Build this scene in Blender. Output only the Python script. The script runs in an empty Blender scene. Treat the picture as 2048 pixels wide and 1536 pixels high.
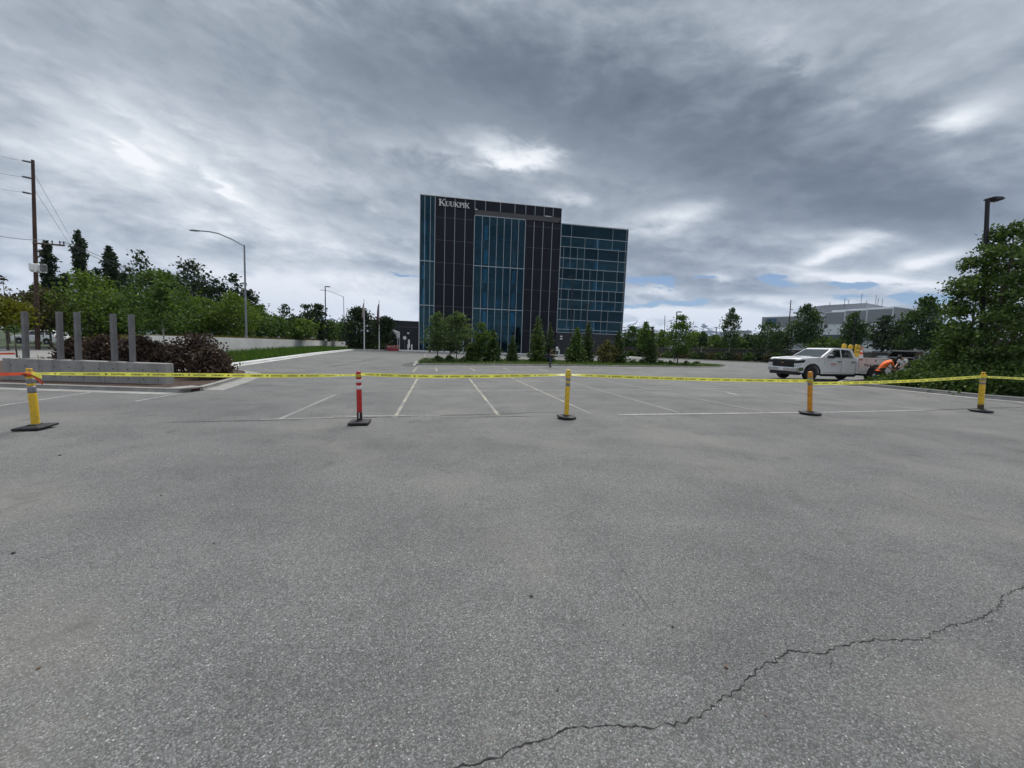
import bpy, bmesh, math, random
import numpy as np
from mathutils import Vector, Matrix
SC = bpy.context.scene
COL = SC.collection
rnd = random.Random(7)
R_ = math.radians
# ---------------------------------------------------------------- camera maths
FPX, YC, HC = 739.0, 764.0, 1.7
PITCH, ROLL = R_(5.7), R_(1.9)
cF = np.array([0, math.cos(PITCH), -math.sin(PITCH)])
cU0 = np.array([0, math.sin(PITCH), math.cos(PITCH)])
cR0 = np.array([1.0, 0, 0])
cR = cR0*math.cos(ROLL) + cU0*math.sin(ROLL)
cU = -cR0*math.sin(ROLL) + cU0*math.cos(ROLL)
def ray(px, py): return cR*(px-1024)/FPX - cU*(py-YC)/FPX + cF
def sstep(a, b, x):
    t = min(1, max(0, (x-a)/(b-a))); return t*t*(3-2*t)
def gz(x, y): return 0.286*math.tanh(x/22)*(1-sstep(18, 45, y))
def G(px, py, dz=0.0):
    v = ray(px, py); z = 0; q = v
    for i in range(60):
        t = (z+dz-HC)/v[2]; q = v*t; z = .5*z+.5*gz(q[0], q[1])
    return (q[0], q[1], gz(q[0], q[1])+dz)
def P(px, py, Y):
    v = ray(px, py); q = v*(Y/v[1]); return (q[0], q[1], HC+q[2])
def gp(x, y, dz=0): return (x, y, gz(x, y)+dz)
# ---------------------------------------------------------------- materials
def new_mat(name):
    m = bpy.data.materials.new(name); m.use_nodes = True
    nt = m.node_tree; nt.nodes.clear()
    return m, nt
def N(nt, typ, **kw):
    n = nt.nodes.new(typ)
    for k, v in kw.items(): setattr(n, k, v)
    return n
def L(nt, a, b): nt.links.new(a, b)
def ramp(nt, fac, stops):
    r = N(nt, 'ShaderNodeValToRGB'); e = r.color_ramp.elements
    while len(e) < len(stops): e.new(0.5)
    for i, (p, c) in enumerate(stops):
        e[i].position = p; e[i].color = (*c, 1) if len(c) == 3 else c
    L(nt, fac, r.inputs[0]); return r.outputs[0]
def noise(nt, vec, scale, detail=4, rough=.55, dist=0.0, dim='3D'):
    n = N(nt, 'ShaderNodeTexNoise'); n.noise_dimensions = dim
    n.inputs['Scale'].default_value = scale; n.inputs['Detail'].default_value = detail
    n.inputs['Roughness'].default_value = rough; n.inputs['Distortion'].default_value = dist
    if vec is not None: L(nt, vec, n.inputs['Vector'])
    return n.outputs['Fac']
def mathn(nt, op, a, b=None, c=None, clamp=False):
    n = N(nt, 'ShaderNodeMath', operation=op); n.use_clamp = clamp
    for i, v in enumerate((a, b, c)):
        if v is None: continue
        if isinstance(v, (int, float)): n.inputs[i].default_value = v
        else: L(nt, v, n.inputs[i])
    return n.outputs[0]
def mixc(nt, fac, a, b, blend='MIX'):
    n = N(nt, 'ShaderNodeMix', data_type='RGBA', blend_type=blend)
    for i, v in ((0, fac), (6, a), (7, b)):
        if isinstance(v, (int, float)): n.inputs[i].default_value = v
        elif isinstance(v, tuple): n.inputs[i].default_value = (*v, 1)
        else: L(nt, v, n.inputs[i])
    return n.outputs[2]
def pmat(name, col, rough=.6, metal=0.0, var=.12, scale=3.0, bump=0.0, bscale=30, spec=.5, dirt=None, coat=0.0):
    """Principled with large and small mottling; optional dirt colour blotches."""
    m, nt = new_mat(name)
    out = N(nt, 'ShaderNodeOutputMaterial'); b = N(nt, 'ShaderNodeBsdfPrincipled')
    tc = N(nt, 'ShaderNodeTexCoord')
    f = noise(nt, tc.outputs['Object'], scale, 5)
    lo = tuple(max(0, c*(1-var)) for c in col); hi = tuple(min(1, c*(1+var)) for c in col)
    c = ramp(nt, f, [(.3, lo), (.7, hi)])
    if dirt:
        d = noise(nt, tc.outputs['Object'], scale*2.3, 6, .65)
        dm = ramp(nt, d, [(.52, (0, 0, 0)), (.72, (1, 1, 1))])
        c = mixc(nt, dm, c, dirt)
    L(nt, c, b.inputs['Base Color'])
    b.inputs['Roughness'].default_value = rough; b.inputs['Metallic'].default_value = metal
    b.inputs['Specular IOR Level'].default_value = spec
    b.inputs['Coat Weight'].default_value = coat
    if bump:
        bn = N(nt, 'ShaderNodeBump'); bn.inputs['Strength'].default_value = bump
        L(nt, noise(nt, tc.outputs['Object'], bscale, 5), bn.inputs['Height']); L(nt, bn.outputs[0], b.inputs['Normal'])
    L(nt, b.outputs[0], out.inputs[0]); return m
def leafmat(name, cols, trans=.3, scale=.9):
    """leaves: each leaf has its own shade, clumps drift in hue, some light passes through"""
    m, nt = new_mat(name)
    out = N(nt, 'ShaderNodeOutputMaterial'); g = N(nt, 'ShaderNodeNewGeometry'); tc = N(nt, 'ShaderNodeTexCoord')
    n1 = noise(nt, tc.outputs['Object'], scale, 3)
    f = mathn(nt, 'ADD', mathn(nt, 'MULTIPLY', g.outputs['Random Per Island'], .6), mathn(nt, 'MULTIPLY', n1, .8))
    f = mathn(nt, 'SUBTRACT', f, .2)
    c = ramp(nt, f, [(0.1, cols[0]), (.5, cols[1]), (.95, cols[2])])
    p = N(nt, 'ShaderNodeBsdfPrincipled'); L(nt, c, p.inputs['Base Color'])
    p.inputs['Roughness'].default_value = .6; p.inputs['Specular IOR Level'].default_value = .25
    t = N(nt, 'ShaderNodeBsdfTranslucent')
    L(nt, mixc(nt, 1.0, c, (1.15, 1.1, .5), 'MULTIPLY'), t.inputs[0])
    mx = N(nt, 'ShaderNodeMixShader'); mx.inputs[0].default_value = trans
    L(nt, p.outputs[0], mx.inputs[1]); L(nt, t.outputs[0], mx.inputs[2]); L(nt, mx.outputs[0], out.inputs[0])
    return m
def asphalt_mat(name, base=.19):
    m, nt = new_mat(name)
    out = N(nt, 'ShaderNodeOutputMaterial'); b = N(nt, 'ShaderNodeBsdfPrincipled')
    g = N(nt, 'ShaderNodeNewGeometry'); pos = g.outputs['Position']
    big = noise(nt, pos, .16, 5, .6, .6); mid = noise(nt, pos, .9, 6, .65); fine = noise(nt, pos, 55, 3, .7)
    def vor(sc, feat='F1'):
        v = N(nt, 'ShaderNodeTexVoronoi'); v.feature = feat; v.inputs['Scale'].default_value = sc; L(nt, pos, v.inputs['Vector']); return v
    v1 = vor(135); v2 = vor(62); v3 = vor(160)
    sep = N(nt, 'ShaderNodeSeparateColor'); L(nt, v1.outputs['Color'], sep.inputs[0])
    sep2 = N(nt, 'ShaderNodeSeparateColor'); L(nt, v2.outputs['Color'], sep2.inputs[0])
    c = ramp(nt, sep.outputs[0], [(0, (.46*base, .475*base, .48*base)), (.5, (.95*base, .985*base, .99*base)), (.92, (1.42*base, 1.47*base, 1.47*base)), (1, (2.1*base, 2.14*base, 2.12*base))])
    # gaps of dark binder between stones
    gap = ramp(nt, v1.outputs['Distance'], [(.25, (0, 0, 0)), (.62, (1, 1, 1))])
    c = mixc(nt, mathn(nt, 'MULTIPLY', gap, .5), c, (.38*base, .39*base, .385*base))
    # scattered pale and rusty stones
    pale = mathn(nt, 'MULTIPLY', mathn(nt, 'GREATER_THAN', sep2.outputs[1], .957), mathn(nt, 'LESS_THAN', v2.outputs['Distance'], .26))
    c = mixc(nt, pale, c, (.42, .425, .42))
    rust = mathn(nt, 'MULTIPLY', mathn(nt, 'GREATER_THAN', sep.outputs[2], .975), .35)
    c = mixc(nt, rust, c, (.20, .13, .09))
    # broad stains, tyre polished bands, tan dust
    st = ramp(nt, big, [(.32, (.80, .805, .81)), (.5, (1, 1, 1)), (.68, (1.09, 1.085, 1.07))])
    c = mixc(nt, 1.0, c, st, 'MULTIPLY')
    st2 = ramp(nt, mid, [(.30, (.80, .805, .81)), (.5, (1, 1, 1)), (.72, (1.10, 1.085, 1.06))])
    c = mixc(nt, 1.0, c, st2, 'MULTIPLY')
    mp = N(nt, 'ShaderNodeMapping'); mp.inputs['Scale'].default_value = (.05, .40, 1); mp.inputs['Rotation'].default_value = (0, 0, R_(-8)); L(nt, pos, mp.inputs['Vector'])
    band = ramp(nt, noise(nt, mp.outputs[0], 1.6, 4, .6), [(.34, (.88, .88, .885)), (.55, (1, 1, 1)), (.75, (1.05, 1.05, 1.045))])
    c = mixc(nt, 1.0, c, band, 'MULTIPLY')
    dust = ramp(nt, noise(nt, pos, .45, 5, .6, .4), [(.52, (0, 0, 0)), (.70, (.5, .5, .5))])
    c = mixc(nt, dust, c, (.20, .19, .172))
    oil = ramp(nt, noise(nt, pos, 1.7, 3, .5), [(.645, (0, 0, 0)), (.74, (.55, .55, .55))])
    c = mixc(nt, oil, c, (.07, .068, .066))
    L(nt, c, b.inputs['Base Color']); b.inputs['Roughness'].default_value = .82; b.inputs['Specular IOR Level'].default_value = .35
    h = mathn(nt, 'ADD', mathn(nt, 'MULTIPLY', v1.outputs['Distance'], -1.0), mathn(nt, 'MULTIPLY', fine, .6))
    bn = N(nt, 'ShaderNodeBump'); bn.inputs['Strength'].default_value = .55; bn.inputs['Distance'].default_value = .006
    L(nt, h, bn.inputs['Height']); L(nt, bn.outputs[0], b.inputs['Normal'])
    L(nt, b.outputs[0], out.inputs[0]); return m
def paint_mat(name, col, under=(.17, .172, .175), keep=.5):
    """road paint worn through to the asphalt"""
    m, nt = new_mat(name)
    out = N(nt, 'ShaderNodeOutputMaterial'); b = N(nt, 'ShaderNodeBsdfPrincipled'); g = N(nt, 'ShaderNodeNewGeometry')
    f = noise(nt, g.outputs['Position'], 9, 6, .7); f2 = noise(nt, g.outputs['Position'], .8, 3)
    s = mathn(nt, 'ADD', mathn(nt, 'MULTIPLY', f, .6), mathn(nt, 'MULTIPLY', f2, .5))
    k = ramp(nt, s, [(keep-.1, (0, 0, 0)), (keep+.12, (1, 1, 1))])
    L(nt, mixc(nt, k, under, col), b.inputs['Base Color']); b.inputs['Roughness'].default_value = .75
    L(nt, b.outputs[0], out.inputs[0]); return m
def glass_mat(name, tint=(.27, .57, .70), refl=(.34, .65, .79), rough=.015):
    """tinted curtain-wall glass: see through with a colour, mirror-like at a slant"""
    m, nt = new_mat(name)
    out = N(nt, 'ShaderNodeOutputMaterial'); t = N(nt, 'ShaderNodeBsdfTransparent'); oi = N(nt, 'ShaderNodeObjectInfo')     # every pane a slightly different batch of glass
    L(nt, ramp(nt, oi.outputs['Random'], [(0, tuple(k*.72 for k in tint)), (1, tuple(min(1, k*1.22) for k in tint))]), t.inputs[0])
    gl = N(nt, 'ShaderNodeBsdfGlossy'); gl.inputs['Roughness'].default_value = rough
    L(nt, ramp(nt, oi.outputs['Random'], [(0, tuple(min(1, k*1.25) for k in refl)), (1, tuple(k*.8 for k in refl))]), gl.inputs[0])
    fr = N(nt, 'ShaderNodeFresnel'); fr.inputs[0].default_value = 1.5
    g = N(nt, 'ShaderNodeNewGeometry')
    bn = N(nt, 'ShaderNodeBump'); bn.inputs['Strength'].default_value = .35; bn.inputs['Distance'].default_value = .05
    L(nt, noise(nt, g.outputs['Position'], .45, 2), bn.inputs['Height']); L(nt, bn.outputs[0], gl.inputs['Normal'])
    mx = N(nt, 'ShaderNodeMixShader'); L(nt, fr.outputs[0], mx.inputs[0]); L(nt, t.outputs[0], mx.inputs[1]); L(nt, gl.outputs[0], mx.inputs[2])
    L(nt, mx.outputs[0], out.inputs[0]); return m
M = {}
M['asphalt'] = asphalt_mat('asphalt', .168)
M['street'] = pmat('street asphalt', (.22, .22, .22), .85, scale=.5, var=.15, bump=.2)
M['earth'] = pmat('rough grass ground', (.030, .048, .017), .95, scale=.4, var=.45, bump=.4)
M['verge'] = pmat('verge soil', (.055, .06, .03), .95, scale=.8, var=.4, bump=.5)
M['drygrass'] = pmat('dry grass bank', (.055, .065, .024), .95, scale=.6, var=.4, bump=.5)
M['mulch'] = pmat('bark mulch', (.05, .03, .022), .95, scale=7, var=.6, bump=.9, bscale=40)
M['concrete'] = pmat('concrete', (.30, .298, .29), .85, scale=1.6, var=.16, bump=.15, dirt=(.24, .23, .21))
def wall_concrete():
    m, nt = new_mat('cast wall concrete'); out = N(nt, 'ShaderNodeOutputMaterial'); b = N(nt, 'ShaderNodeBsdfPrincipled'); tc = N(nt, 'ShaderNodeTexCoord')
    c = ramp(nt, noise(nt, tc.outputs['Object'], 1.4, 6, .6), [(.3, (.21, .21, .205)), (.7, (.31, .308, .30))])
    mp = N(nt, 'ShaderNodeMapping'); mp.inputs['Scale'].default_value = (3.2, 3.2, .22); L(nt, tc.outputs['Object'], mp.inputs['Vector'])
    st = ramp(nt, noise(nt, mp.outputs[0], 2.0, 5, .6), [(.50, (1, 1, 1)), (.70, (.62, .61, .59))]); c = mixc(nt, .8, c, st, 'MULTIPLY')
    sp = N(nt, 'ShaderNodeSeparateXYZ'); L(nt, tc.outputs['Object'], sp.inputs[0]); x = mathn(nt, 'FRACT', mathn(nt, 'DIVIDE', sp.outputs[0], 1.83)); j = mathn(nt, 'LESS_THAN', x, .012)
    c = mixc(nt, mathn(nt, 'MULTIPLY', j, .6), c, (.12, .12, .115))
    L(nt, c, b.inputs['Base Color']); b.inputs['Roughness'].default_value = .85
    bn = N(nt, 'ShaderNodeBump'); bn.inputs['Strength'].default_value = .2; L(nt, noise(nt, tc.outputs['Object'], 25, 5), bn.inputs['Height']); L(nt, bn.outputs[0], b.inputs['Normal']); L(nt, b.outputs[0], out.inputs[0]); return m
M['wall_concrete'] = wall_concrete()
M['kerb'] = pmat('kerb concrete', (.26, .258, .25), .85, scale=2.2, var=.2, bump=.2, dirt=(.2, .195, .18))
M['pale_concrete'] = pmat('pale wall concrete', (.52, .53, .53), .85, scale=.5, var=.12, dirt=(.42, .43, .42))
M['steel'] = pmat('galvanised steel', (.145, .145, .15), .55, .2, scale=4, var=.2)
M['lamp_metal'] = pmat('grey lamp pole', (.24, .26, .29), .5, .4, scale=2, var=.1)
M['dark_metal'] = pmat('dark bronze pole', (.018, .017, .022), .5, .2, scale=2, var=.2)
M['white_metal'] = pmat('white painted metal', (.72, .73, .74), .45, scale=3, var=.05)
M['wood_pole'] = pmat('creosoted wood', (.075, .045, .035), .85, scale=3, var=.35, bump=.4)
M['cable'] = pmat('cable', (.10, .10, .11), .6)
M['ceramic'] = pmat('insulator', (.09, .09, .10), .35)
M['yellow'] = pmat('yellow plastic', (.66, .42, .022), .42, scale=5, var=.16, dirt=(.31, .21, .05))
M['amber'] = pmat('amber plastic', (.58, .25, .012), .42, scale=5, var=.16, dirt=(.28, .125, .03))
M['red'] = pmat('red plastic', (.42, .015, .014), .4, scale=5, var=.15, dirt=(.2, .008, .01))
M['reflect'] = pmat('grey reflective band', (.20, .205, .23), .35, .3, scale=20, var=.2)
M['reflect_w'] = pmat('white reflective band', (.62, .60, .62), .35, scale=20, var=.15)
M['rubber'] = pmat('black rubber', (.016, .016, .019), .6, scale=6, var=.3)
def tape_mat(name, col):
    m, nt = new_mat(name); out = N(nt, 'ShaderNodeOutputMaterial'); p = N(nt, 'ShaderNodeBsdfPrincipled'); t = N(nt, 'ShaderNodeBsdfTranslucent'); tc = N(nt, 'ShaderNodeTexCoord')
    c = ramp(nt, noise(nt, tc.outputs['Object'], 5, 4), [(.3, tuple(k*.9 for k in col)), (.7, col)]); L(nt, c, p.inputs['Base Color']); L(nt, c, t.inputs[0]); p.inputs['Roughness'].default_value = .35
    mx = N(nt, 'ShaderNodeMixShader'); mx.inputs[0].default_value = .5; L(nt, p.outputs[0], mx.inputs[1]); L(nt, t.outputs[0], mx.inputs[2]); L(nt, mx.outputs[0], out.inputs[0]); return m
M['tape_y'] = tape_mat('yellow barrier tape', (.88, .86, .13))
M['tape_o'] = tape_mat('orange barrier tape', (.55, .085, .04))
M['ink'] = pmat('black ink', (.02, .02, .02), .5)
M['line_y'] = paint_mat('faded yellow line', (.38, .355, .26), keep=.57)
M['line_w'] = paint_mat('faded white line', (.38, .38, .375), keep=.565)
M['line_f'] = paint_mat('very faint line', (.27, .27, .265), keep=.57)
M['tar'] = pmat('tar seal', (.035, .035, .038), .6, scale=5, var=.3)
M['crack'] = pmat('crack', (.016, .016, .016), .95)
M['hairline'] = pmat('hairline crack', (.095, .095, .097), .95)
M['panel'] = pmat('charcoal cladding', (.0040, .0052, .0125), .5, 0, scale=.35, var=.2, spec=.22)
M['panel_low'] = pmat('dark blue grey cladding', (.0075, .0105, .016), .55, scale=.4, var=.15)
M['soffit'] = pmat('grey soffit', (.10, .096, .105), .6, scale=.5, var=.1)
M['alu'] = pmat('bright aluminium', (.33, .37, .41), .38, .35, scale=3, var=.05)
M['seam'] = pmat('panel seam', (.05, .048, .052), .5)
M['glass'] = glass_mat('teal curtain wall glass')
def spandrel_mat():
    m, nt = new_mat('teal spandrel glass'); out = N(nt, 'ShaderNodeOutputMaterial'); d = N(nt, 'ShaderNodeBsdfDiffuse'); g = N(nt, 'ShaderNodeNewGeometry')
    L(nt, ramp(nt, noise(nt, g.outputs['Position'], .25, 3), [(.3, (.002, .008, .015)), (.7, (.004, .016, .028))]), d.inputs[0])
    gl = N(nt, 'ShaderNodeBsdfGlossy'); gl.inputs['Roughness'].default_value = .03; oi = N(nt, 'ShaderNodeObjectInfo'); L(nt, ramp(nt, oi.outputs['Random'], [(0, (.24, .48, .60)), (1, (.42, .78, .95))]), gl.inputs[0]); fr = N(nt, 'ShaderNodeFresnel'); fr.inputs[0].default_value = 1.4
    mx = N(nt, 'ShaderNodeMixShader'); L(nt, fr.outputs[0], mx.inputs[0]); L(nt, d.outputs[0], mx.inputs[1]); L(nt, gl.outputs[0], mx.inputs[2]); L(nt, mx.outputs[0], out.inputs[0]); return m
M['spandrel'] = spandrel_mat()
M['interior'] = pmat('interior blind', (.24, .34, .37), .8, scale=.6, var=.3)
M['interior_dark'] = pmat('interior dark', (.018, .03, .045), .8, scale=.3, var=.4)
M['column'] = pmat('interior column', (.75, .85, .9), .6)
M['letters'] = pmat('brushed letters', (.62, .60, .62), .35, .3)
M['car_white'] = pmat('white car paint', (.68, .70, .73), .35, 0, scale=.8, var=.03, coat=.25, dirt=(.53, .54, .56))
M['car_black'] = pmat('black car paint', (.012, .012, .014), .25, coat=.5)
M['plastic'] = pmat('black trim', (.015, .015, .017), .5)
M['chrome'] = pmat('chrome', (.62, .63, .65), .12, .95)
M['tyre'] = pmat('tyre', (.018, .018, .019), .8, bump=.3)
M['rim'] = pmat('steel rim', (.42, .43, .45), .35, .7)
M['autoglass'] = pmat('dark auto glass', (.010, .013, .016), .04, spec=.7)
M['windscreen'] = pmat('windscreen glass', (.05, .06, .068), .06, var=.01, spec=.4)
M['lens'] = pmat('lamp lens', (.6, .62, .65), .1, spec=.8)
M['orange_cloth'] = pmat('hi-vis orange cloth', (.88, .16, .025), .75, scale=9, var=.15)
M['white_cloth'] = pmat('white cloth', (.70, .72, .75), .8, scale=9, var=.12)
M['dark_cloth'] = pmat('dark cloth', (.018, .019, .026), .85, scale=9, var=.3)
M['jeans'] = pmat('dark blue denim', (.030, .038, .06), .85, scale=9, var=.3)
M['khaki'] = pmat('work trousers', (.06, .055, .05), .85, scale=9, var=.3)
M['skin'] = pmat('skin', (.42, .24, .16), .55, var=.06)
M['hair'] = pmat('dark hair', (.015, .011, .009), .6)
M['bark'] = pmat('bark', (.10, .085, .07), .9, scale=6, var=.4, bump=.5)
M['birchbark'] = pmat('pale birch bark', (.46, .43, .39), .8, scale=6, var=.3, dirt=(.12, .11, .10))
M['fence'] = pmat('weathered fence slats', (.075, .066, .058), .85, scale=2.5, var=.35)
M['far_white'] = pmat('pale far cladding', (.64, .67, .72), .7, scale=.05, var=.06)
M['far_grey'] = pmat('grey far cladding', (.25, .26, .29), .7, scale=.05, var=.1)
M['far_band'] = pmat('far window band', (.06, .07, .09), .25, scale=.08, var=.5)
M['blue_sign'] = pmat('blue sign', (.05, .11, .26), .5)
M['red_sign'] = pmat('red paint', (.50, .03, .05), .5)
M['pink'] = pmat('pink flowers', (.55, .22, .26), .8)
M['flag_a'] = pmat('faded flag', (.42, .30, .28), .8, scale=.8, var=.3)
M['flag_b'] = pmat('dark red flag', (.13, .045, .065), .8, scale=.8, var=.5)
M['stone'] = pmat('brown stone', (.13, .085, .06), .9, var=.3)
LF = {
 'mid':   leafmat('green leaves', [(0.0282, 0.0556, 0.0124), (0.0641, 0.1218, 0.0250), (0.1283, 0.2052, 0.0499)], .35),
 'light': leafmat('yellow green leaves', [(0.0416, 0.0767, 0.0124), (0.0950, 0.1588, 0.0281), (0.1842, 0.2647, 0.0561)], .4),
 'dark':  leafmat('dark leaves', [(0.0098, 0.0196, 0.0078), (0.0224, 0.0420, 0.0156), (0.0504, 0.0812, 0.0286)], .2),
 'grey':  leafmat('grey green leaves', [(0.0355, 0.0647, 0.0234), (0.0731, 0.1186, 0.0442), (0.1306, 0.1954, 0.0780)], .35),
 'birch': leafmat('birch leaves', [(0.0173, 0.0382, 0.0135), (0.0420, 0.0816, 0.0271), (0.0926, 0.1466, 0.0510)], .35),
 'needle': leafmat('spruce needles', [(0.0255, 0.0553, 0.0138), (0.0665, 0.1191, 0.0248), (0.1586, 0.2296, 0.0414)], .12),
 'needle_blue': leafmat('dark spruce needles', [(0.0204, 0.0424, 0.0138), (0.0494, 0.0891, 0.0248), (0.1221, 0.1738, 0.0497)], .1),
 'brownneedle': leafmat('brownish needles', [(0.0418, 0.0474, 0.0139), (0.1004, 0.1003, 0.0264), (0.1883, 0.1732, 0.0513)], .12),
 'purple': leafmat('purple leaves', [(0.0241, 0.0158, 0.0168), (0.0585, 0.0367, 0.0315), (0.1291, 0.0997, 0.0672)], .2),
 'hedge': leafmat('hedge leaves', [(0.0195, 0.0426, 0.0117), (0.0552, 0.1035, 0.0234), (0.1380, 0.2054, 0.0469)], .3),
 'lime': leafmat('lime leaves', [(0.0575, 0.0747, 0.0069), (0.1323, 0.1437, 0.0138), (0.2300, 0.2300, 0.0322)], .4),
 'rust': leafmat('rusty branches', [(0.0360, 0.0336, 0.0168), (0.0744, 0.0672, 0.0312), (0.1200, 0.1080, 0.0540)], .3),
 'grass': leafmat('grass blades', [(0.0240, 0.0600, 0.0096), (0.0540, 0.1200, 0.0168), (0.1080, 0.1920, 0.0312)], .35),
 'dry': leafmat('dry stems', [(0.0600, 0.0600, 0.0180), (0.1200, 0.1100, 0.0350), (0.2000, 0.1700, 0.0600)], .3),
}
# ---------------------------------------------------------------- mesh helpers
class MB:
    def __init__(s): s.v = []; s.f = []
    def add(s, vs, fs):
        o = len(s.v); s.v += [tuple(map(float, p)) for p in vs]; s.f += [tuple(i+o for i in f) for f in fs]; return s
    def box(s, x0, x1, y0, y1, z0, z1):
        return s.add([(x0, y0, z0), (x1, y0, z0), (x1, y1, z0), (x0, y1, z0), (x0, y0, z1), (x1, y0, z1), (x1, y1, z1), (x0, y1, z1)],
                     [(3, 2, 1, 0), (4, 5, 6, 7), (0, 1, 5, 4), (1, 2, 6, 5), (2, 3, 7, 6), (3, 0, 4, 7)])
    def tube(s, pts, rad, n=8, cap=True):
        pts = [Vector(p) for p in pts]
        if not isinstance(rad, (list, tuple)): rad = [rad]*len(pts)
        rings = []; vs = []; up = Vector((0, 0, 1)); prev = None
        for i, p in enumerate(pts):
            d = (pts[min(i+1, len(pts)-1)] - pts[max(i-1, 0)])
            d = d.normalized() if d.length > 1e-9 else Vector((0, 0, 1))
            a = prev if prev is not None else (Vector((1, 0, 0)) if abs(d.z) > .8 else up.cross(d))
            a = (a - d*a.dot(d)); a = a.normalized() if a.length > 1e-6 else d.orthogonal().normalized()
            prev = a; b = d.cross(a)
            for k in range(n):
                t = 2*math.pi*k/n; vs.append(p + (a*math.cos(t)+b*math.sin(t))*rad[i])
        fs = []
        for i in range(len(pts)-1):
            for k in range(n):
                fs.append((i*n+k, i*n+(k+1) % n, (i+1)*n+(k+1) % n, (i+1)*n+k))
        if cap: fs += [tuple(range(n))[::-1], tuple((len(pts)-1)*n+k for k in range(n))]
        return s.add(vs, fs)
    def lathe(s, prof, n=16, c=(0, 0, 0), axis='z'):
        vs = []; fs = []
        for r, z in prof:
            for k in range(n):
                t = 2*math.pi*k/n
                q = (r*math.cos(t), r*math.sin(t), z) if axis == 'z' else (r*math.cos(t), z, r*math.sin(t))
                vs.append((q[0]+c[0], q[1]+c[1], q[2]+c[2]))
        m = len(prof)
        for i in range(m-1):
            for k in range(n): fs.append((i*n+k, i*n+(k+1) % n, (i+1)*n+(k+1) % n, (i+1)*n+k))
        fs += [tuple(range(n))[::-1], tuple((m-1)*n+k for k in range(n))]
        return s.add(vs, fs)
    def prism(s, poly, axis, a, b):
        """poly 2D; axis 'y': poly in x,z extruded in y; 'z': poly in x,y extruded in z"""
        def q(p, t): return (p[0], t, p[1]) if axis == 'y' else ((p[0], p[1], t) if axis == 'z' else (t, p[0], p[1]))
        n = len(poly); vs = [q(p, a) for p in poly]+[q(p, b) for p in poly]
        return s.add(vs, [tuple(range(n))[::-1], tuple(range(n, 2*n))]+[(i, (i+1) % n, n+(i+1) % n, n+i) for i in range(n)])
    def sweep(s, pts, prof, closed=False):
        """profile [(side offset, dz)] swept along ground points [(x, y, z)]; side is to the right of travel"""
        n = len(pts); k = len(prof); vs = []
        for i in range(n):
            a = pts[max(i-1, 0)]; b = pts[min(i+1, n-1)]; dx, dy = b[0]-a[0], b[1]-a[1]; l = math.hypot(dx, dy) or 1
            nx, ny = dy/l, -dx/l
            for o, z in prof: vs.append((pts[i][0]+nx*o, pts[i][1]+ny*o, pts[i][2]+z))
        fs = []
        for i in range(n-1):
            for j in range(k-1): fs.append((i*k+j, (i+1)*k+j, (i+1)*k+j+1, i*k+j+1))
        if closed: fs += [tuple(range(k)), tuple((n-1)*k+j for j in range(k))[::-1]]
        return s.add(vs, fs)
    def build(s, name, mat, parent=None, bevel=0, smooth=False, normals=True):
        me = bpy.data.meshes.new(name); me.from_pydata(s.v, [], s.f)
        if normals:
            bm = bmesh.new(); bm.from_mesh(me); bmesh.ops.recalc_face_normals(bm, faces=bm.faces[:]); bm.to_mesh(me); bm.free()
        me.materials.append(mat)
        if smooth:
            for p in me.polygons: p.use_smooth = True
        o = bpy.data.objects.new(name, me); COL.objects.link(o)
        if parent: o.parent = parent
        if bevel:
            b = o.modifiers.new('bevel', 'BEVEL'); b.width = bevel; b.segments = 2; b.limit_method = 'ANGLE'; b.angle_limit = R_(35)
        return o
def thing(name, label, cat, loc=(0, 0, 0), rz=0.0, group=None):
    o = bpy.data.objects.new(name, None); COL.objects.link(o); o.location = loc; o.rotation_euler = (0, 0, rz)
    o.empty_display_size = .2
    return tag(o, label, cat, group)
def tag(o, label, cat, group=None):
    o['label'] = label; o['category'] = cat
    if group: o['group'] = group
    return o
def struct(o, kind='structure'): o['kind'] = kind; return o
def copy_tree(o, parent=None):
    c = o.copy(); COL.objects.link(c); c.parent = parent
    for ch in list(o.children): copy_tree(ch, c)
    return c
def dens(pts, step=1.5):
    """subdivide a ground polyline and drape it"""
    out = []
    for a, b in zip(pts[:-1], pts[1:]):
        d = math.hypot(b[0]-a[0], b[1]-a[1]); n = max(1, int(d/step))
        for i in range(n):
            t = i/n; x = a[0]+(b[0]-a[0])*t; y = a[1]+(b[1]-a[1])*t; out.append((x, y, gz(x, y)))
    x, y = pts[-1][:2]; out.append((x, y, gz(x, y))); return out
def sheet(name, pts, mat, dz, kind='structure', step=2.0):
    """a ground polygon, cut into small faces and draped over the ground"""
    bm = bmesh.new(); f = bm.faces.new([bm.verts.new((p[0], p[1], 0)) for p in pts])
    xs = [p[0] for p in pts]; ys = [p[1] for p in pts]
    for ax, lo, hi in ((0, min(xs), max(xs)), (1, min(ys), max(ys))):
        k = lo+step
        while k < hi:
            no = (1, 0, 0) if ax == 0 else (0, 1, 0); co = (k, 0, 0) if ax == 0 else (0, k, 0)
            bmesh.ops.bisect_plane(bm, geom=bm.verts[:]+bm.edges[:]+bm.faces[:], plane_co=co, plane_no=no); k += step
    for v in bm.verts: v.co.z = gz(v.co.x, v.co.y)+dz
    bmesh.ops.recalc_face_normals(bm, faces=bm.faces[:])
    for f in bm.faces:
        if f.normal.z < 0: f.normal_flip()
    me = bpy.data.meshes.new(name); bm.to_mesh(me); bm.free(); me.materials.append(mat)
    o = bpy.data.objects.new(name, me); COL.objects.link(o); return struct(o, kind)
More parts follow.
